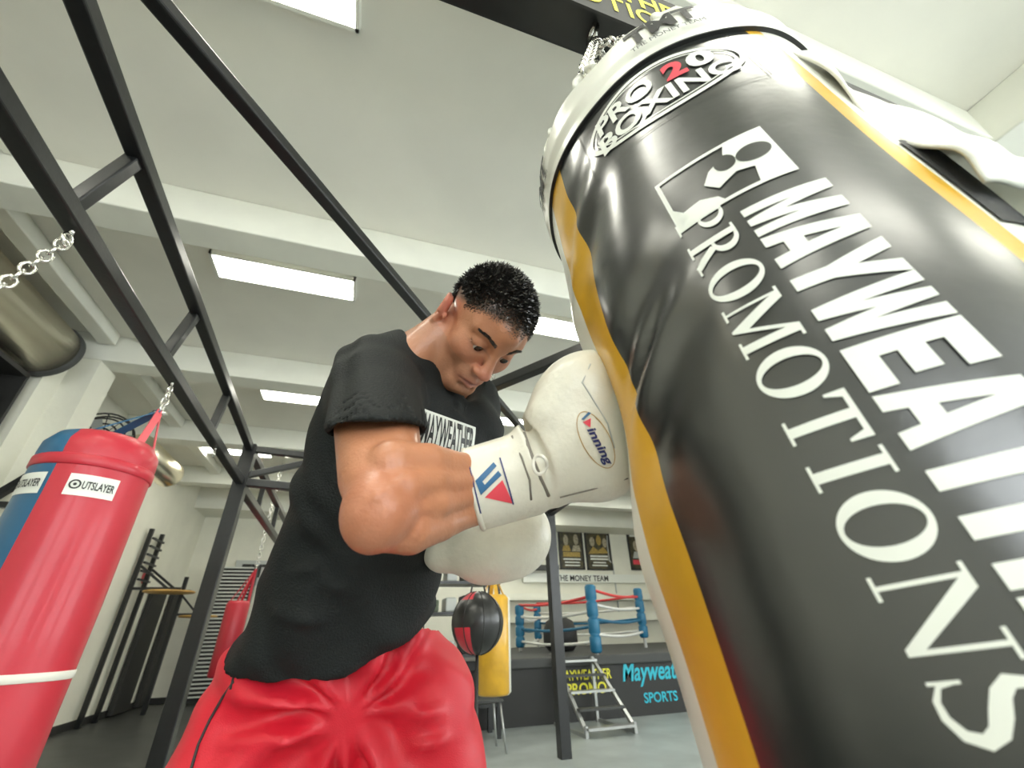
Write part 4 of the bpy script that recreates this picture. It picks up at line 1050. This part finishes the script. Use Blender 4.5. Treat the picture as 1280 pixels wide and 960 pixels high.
# cut the sleeve with a plane only near the arm
cutc = W(478, 543, .60); cn = nrm(D(.03, 1, -.12)*.88+sd*.12)
def slcut(P):
    return np.maximum(-((P-cutc)@cn), np.linalg.norm(P-cutc-cn*.06-D(0, 0, -.045), axis=-1)-.135)
F.op(slcut, cutc-.25, cutc+.25, .006, 's')
nd = nrm(hp(0, -.035, -.05)-nk0)
def necks(P):
    c = nk0+nd*.035; return np.maximum(np.linalg.norm(P-c-((P-c)@nd)[..., None]*nd, axis=-1)-.069, -((P-c)@nd+.02))
F.op(necks, nk0-.2, nk0+.2, .008, 's')
def neckc(P):
    c = nk0+nd*.040; return np.maximum(-((P-c)@nd), np.linalg.norm(P-c-nd*.06, axis=-1)-.14)
F.op(neckc, nk0-.25, nk0+.25, .008, 's')
hn = D(.03, .92, .10)
F.plane(W(420, 838, .69), hn)
v, q = F.mesh(); v = smooth_np(v, q, 2, .5); n_ = normals_np(v, q)
def camc(v):
    c = (v-CAM)@RM; return 640+FP*c[:, 0]/c[:, 2], 480+FP*c[:, 1]/c[:, 2], c[:, 2]
ux, uy = (v-CAM)@RM[:, 0], (v-CAM)@RM[:, 1]; uz = (v-CAM)@RM[:, 2]
def ridge(ph, sharp=2.0): return (np.abs(np.cos(ph))**sharp)
def fold(c0, c1, wd, amp):
    """one long crease between two surface points"""
    global v
    a, b = np.array(c0), np.array(c1); ab = b-a; t = np.clip(((v-a)@ab)/(ab@ab), 0, 1); dd = np.linalg.norm(v-a-t[:, None]*ab, axis=1)
    e = np.sin(np.clip(t, .02, .98)*PI)**.7
    v = v+n_*(amp*e*(np.exp(-(dd/wd)**2)))[:, None]
warp = .02*np.sin(uy*23+uz*11)+.012*np.sin(ux*37-uy*19)
v = v+n_*(.0045*np.sin((ux*.55+uy*.85+warp)*62)*np.clip((uy-.12)/.25, 0, 1)+.0025*np.sin((ux*.8-uy*.6-warp)*75))[:, None]
for a, b, wd, am in ((W(400, 560, .70), W(500, 760, .68), .010, .010), (W(430, 720, .66), W(540, 700, .70), .010, .009), (W(340, 760, .68), W(470, 800, .64), .012, .012),
                     (W(380, 700, .70), W(500, 810, .64), .010, .009), (W(500, 790, .66), W(560, 740, .74), .010, .010), (W(350, 720, .7), W(430, 700, .66), .010, .008),
                     (W(560, 510, .80), W(600, 560, .86), .009, .012), (W(575, 500, .84), W(545, 560, .78), .009, .010), (W(440, 440, .68), W(520, 520, .74), .012, .007), (W(420, 520, .64), W(520, 500, .68), .010, .007)):
    fold(a, b, wd, am)
shirt = npmesh('t_shirt', v, q, 'shirt', man); sbvh = bvh_of(v, q)
# printed panel on the chest
co = W(560, 548, .78); U_ = nrm(D(.80, .34, .50)); V_ = nrm(D(.22, -.95, .10)); N_ = nrm(np.cross(U_, V_));
if N_ @ (CAM-co) < 0: N_ = -N_
pj = projector(sbvh, co, U_, V_, N_, .002, .08)
def pfn(off, du=0, dv=0):
    p_ = projector(sbvh, co, U_, V_, N_, off, .08); return lambda u, v_: p_(u+du, v_+dv)
mapped('chest_print', poly2d([rect(-.065, -.035, .062, .036)]), pfn(.002), 'print', shirt, step=.006)
mapped('chest_lettering', fit2d(text2d('MAYWEATHER', bold=.02), -.060, .058, -.024, .032), pfn(.0030), 'inkblack', shirt, step=.006)
mapped('chest_lettering', fit2d(text2d('PROMOTIONS', bold=.0), -.060, .058, -.034, -.026), pfn(.0030), 'inkblack', shirt, step=.006)

# ---- shorts
G = Field(rng(-.50, .45, .006), rng(.55, 1.30, .006), rng(.44, 1.06, .006))
wc, wd_ = W(432, 800, .80), D(.93, 0, .36)
G.sect(W(430, 800, .80), W(430, 872, .80), wd_, wd_, .166, .185, .110, .128, .03)
kr = np.array([hipR[0]-.09, hipR[1]-.03, .56]); kl = np.array([hipL[0]+.06, hipL[1]-.06, .56])
G.cone(W(345, 862, .78), kr, .108, .140, .035); G.cone(W(515, 862, .82), kl, .108, .135, .035)
G.plane((0, 0, .58), (0, 0, -1))
for h, k_ in ((hipR, knR), (hipL, knL)): G.cone(np.array([k_[0], k_[1], .66]), np.array([k_[0], k_[1], .3]), .09, .11, .01, 's')
v, q = G.mesh(); v = smooth_np(v, q, 2, .5); n_ = normals_np(v, q)
px_, py_, uz = camc(v); crotch = W(432, 905, .68)
r_ = v-crotch; ang = np.arctan2((r_@RM[:, 1]), (r_@RM[:, 0])); dist = np.linalg.norm(r_, axis=1)
fm = np.clip((dist-.025)/.05, 0, 1)*np.exp(-(dist/.24)**2)
v = v+n_*(fm*.014*np.sin(ang*9+6*dist+1.3*np.sin(ang*3+dist*20))+.004*np.sin(v[:, 0]*55+v[:, 2]*30+2*np.sin(v[:, 2]*25)))[:, None]
for a, b, wd, am in ((W(455, 900, .66), W(580, 830, .74), .012, .026), (W(450, 920, .66), W(595, 875, .74), .012, .024), (W(430, 880, .66), W(290, 870, .68), .012, .019),
                     (W(420, 915, .66), W(270, 930, .66), .012, .019), (W(440, 860, .66), W(560, 820, .74), .009, .012), (W(300, 840, .68), W(420, 870, .66), .010, -.012), (W(500, 940, .68), W(590, 920, .72), .01, .014)):
    fold(a, b, wd, am)
shorts = npmesh('shorts', v, q, 'shorts', man); gb = bvh_of(v, q)
def surfline(pts, r, m_, nm, parent, bv, seg=7):
    out = []
    for x, y in pts:
        d = Vector(rayd(x, y)); h = bv.ray_cast(Vector(CAM), d)
        if h[0] is not None: out.append(h[0]-d*.001)
    if len(out) > 1:
        bm = bmesh.new(); tube(bm, out, r, seg); return meshobj(nm, bm, m_, parent)
surfline([(292, 852), (278, 872), (262, 900), (248, 930), (236, 970), (225, 1010)], .0022, 'black', 'side_piping', shorts, gb)
surfline([(303, 836), (292, 846), (288, 862)], .002, 'black', 'side_piping', shorts, gb)
# shoes
for an, k_ in ((anR, 0), (anL, 1)):
    bm = bmesh.new(); rings = []
    for t, wv, h_ in ((-.09, .028, .07), (-.06, .036, .10), (0, .042, .10), (.06, .045, .075), (.12, .047, .055), (.17, .04, .045), (.195, .02, .03)):
        c = Vector((an[0]+.02*t, an[1]-t, 0)); ring = []
        for j in range(16):
            a = 2*PI*j/16; ring.append(bm.verts.new((c.x+wv*math.cos(a), c.y, max(.0, h_/2+h_/2*math.sin(a)*(1 if math.sin(a) > 0 else 1)))))
        rings.append(ring)
    for a, b in zip(rings, rings[1:]):
        for j in range(16): bm.faces.new((a[j], a[(j+1) % 16], b[(j+1) % 16], b[j])).smooth = True
    bm.faces.new(rings[0]); bm.faces.new(rings[-1][::-1]); bmesh.ops.recalc_face_normals(bm, faces=bm.faces)
    so = meshobj('shoe', bm, 'shoe', man)
    bm = bmesh.new(); boxr(bm, an[0]-.045, an[0]+.05, an[1]-.19, an[1]+.085, 0, .018, bev=.006); meshobj('sole', bm, 'black', so)

# ---- gloves
def glove(prims, lo, hi, m_, label, st=.0032):
    G_ = Field(rng(lo[0], hi[0], st), rng(lo[1], hi[1], st), rng(lo[2], hi[2], st)); prims(G_)
    v, q = G_.mesh(); v = smooth_np(v, q, 1, .5)
    o = npmesh('boxing_glove', v, q, m_, man); o['label'] = label
    return o, bvh_of(v, q), v
ax_ = nrm(W(672, 588, .575)-W(590, 612, .565))
cA, cB = W(592, 611, .565), W(668, 589, .572)
up_ = nrm(D(-.25, -.95, 0))
def prR(g):
    g.sect(cA, cB, up_, up_, .054, .056, .047, .047, .012)
    g.ell(W(728, 533, .585), (.073, .096, .066), np.array([D(.96, -.10, .1), nrm(D(.10, .98, .0)), nrm(D(-.1, 0, 1))]), .03)
    g.ell(W(742, 492, .59), (.052, .058, .056), np.eye(3), .025)
    g.ell(W(700, 560, .58), (.052, .066, .056), np.eye(3), .03)
    g.ell(W(752, 572, .585), (.052, .046, .052), np.eye(3), .03)
    g.cone(W(690, 520, .555), W(718, 476, .560), .030, .027, .012)          # thumb along the side
    g.plane(cA-ax_*.004, -ax_)
    g.cone(cA-ax_*.03, cA+ax_*.035, .0425, .040, .004, 's')
    # groove between hand and cuff
    for t in np.linspace(0, 2*PI, 40)[:-1]:
        c = W(674, 588, .573); a1 = up_; a2 = nrm(np.cross(ax_, up_)); p = c+a1*.062*math.cos(t)+a2*.053*math.sin(t)
        g.ell(p, (.0075, .0075, .0075), np.eye(3), .008, 's')
lo = np.minimum.reduce([W(560, 420, .48), W(820, 680, .70), W(560, 680, .48), W(820, 420, .70)])-.03; hi = np.maximum.reduce([W(560, 420, .48), W(820, 680, .70), W(560, 680, .7), W(820, 420, .70)])+.03
gR, gRb, _ = glove(prR, lo, hi, 'leather', 'white glove landing on the big bag')
cL = W(622, 682, .78)
def prL(g):
    g.ell(W(632, 678, .78), (.070, .062, .075), np.array([nrm(D(.97, -.22, 0)), nrm(D(.22, .97, 0)), D(0, 0, 1)]), .03)
    g.ell(W(600, 688, .78), (.052, .045, .055), np.eye(3), .03)
    g.ell(W(655, 665, .78), (.045, .05, .055), np.eye(3), .03)
    g.sect(W(556, 690, .80), W(585, 688, .79), nrm(D(0, 1, 0)), nrm(D(0, 1, 0)), .036, .040, .04, .045, .015)
lo = np.minimum.reduce([W(530, 600, .65), W(720, 760, .92), W(530, 760, .65), W(720, 600, .92)])-.03; hi = np.maximum.reduce([W(530, 600, .65), W(720, 760, .92), W(530, 760, .92), W(720, 600, .65)])+.03
gL, gLb, _ = glove(prL, lo, hi, 'leather', 'white glove held back below the punching arm', .004)
# camera-facing tangent projector for prints
def gl_proj(bv, px, py, z, udir, vdir, off):
    o = W(px, py, z); U = nrm(D(*udir, 0)); Vv = nrm(D(*vdir, 0)); N = nrm(CAM-o)
    return projector(bv, o, U, Vv, N, off, .12)
pz = .52
def q2m(pts, ox, oy): return [((x-ox)*pz/FP, -(y-oy)*pz/FP) for x, y in pts]
f = gl_proj(gRb, 610, 612, pz, (1, 0), (0, -1), .0012); f2 = gl_proj(gRb, 610, 612, pz, (1, 0), (0, -1), .0018)
Q = lambda pts: poly2d([q2m(pts, 610, 612)])
mapped('logo', Q([(606, 655-14), (641, 630), (627, 599)]) if False else Q([(606, 622), (642, 630), (628, 600)]), f, 'printred', gR, step=.004)
mapped('logo', merge2d([Q([(594, 601), (617, 577), (621, 582), (603, 602), (606, 606), (623, 588), (627, 594), (601, 619)])]), f, 'printblue', gR, step=.004)
mapped('logo', merge2d([Q([(586, 583), (587.5, 583), (602, 642), (600, 642)]), Q([(624, 571), (626, 571), (643, 631), (641, 631)])]), f2, 'printnavy', gR, step=.004)
f = gl_proj(gRb, 745, 550, pz, (1, 0), (0, -1), .0012); f2 = gl_proj(gRb, 745, 550, pz, (1, 0), (0, -1), .0018)
a_ = math.radians(-62)
def rot2(vf, sx, ox, oy):
    vv, ff = vf; return [((ox+p[0]*math.cos(a_)-p[1]*math.sin(a_)), (oy+p[0]*math.sin(a_)+p[1]*math.cos(a_))) for p in vv], ff
lab = mapped('oval_patch', rot2(poly2d([ell(0, 0, .038, .017, 40), ell(0, 0, .037, .016, 40)]), 1, 0, 0), f, 'wood', gR, step=.004)
mapped('oval_lettering', rot2(fit2d(text2d('inning', bold=.03, shear=.2), -.016, .034, -.007, .006), 1, 0, 0), f2, 'printnavy', gR, step=.003)
mapped('oval_lettering', rot2(poly2d([[(-.034, .008), (-.031, .010), (-.028, -.002), (-.030, -.004)]]), 1, 0, 0), f2, 'printblue', gR, step=.003)
mapped('oval_lettering', rot2(poly2d([[(-.026, -.004), (-.026, .007), (-.016, .001)]]), 1, 0, 0), f2, 'printred', gR, step=.003)
# lace, seams
def gline(pts, r, m_, nm, bv=gRb, par=gR):
    return surfline(pts, r, m_, nm, par, bv)
gline([(655, 541), (660, 556), (667, 575), (676, 598), (686, 620), (693, 636)], .0022, 'leatherdark', 'wrist_seam')
gline([(640, 545), (652, 572), (662, 600), (664, 625), (660, 650)], .0014, 'leatherdark', 'cuff_seam')
gline([(738, 455), (728, 478), (742, 500), (760, 530), (768, 560)], .0010, 'printgrey', 'thumb_seam')
gline([(700, 622), (740, 612), (785, 598)], .0010, 'leatherdark', 'palm_seam')
bm = bmesh.new(); c = W(675, 581, .505); tube(bm, [c+D(.008*math.cos(t), .011*math.sin(t), .004*math.sin(2*t)) for t in [2*PI*k/16 for k in range(16)]], .0022, 6, closed=True); meshobj('lace_loop', bm, 'tape', gR)
# cuff rim rolls
bm = bmesh.new(); a2 = nrm(np.cross(ax_, up_))
tube(bm, [cA+ax_*.0+up_*.051*math.cos(t)+a2*.044*math.sin(t) for t in [2*PI*k/40 for k in range(40)]], .0045, 8, closed=True); meshobj('cuff_rim', bm, 'leather', gR)
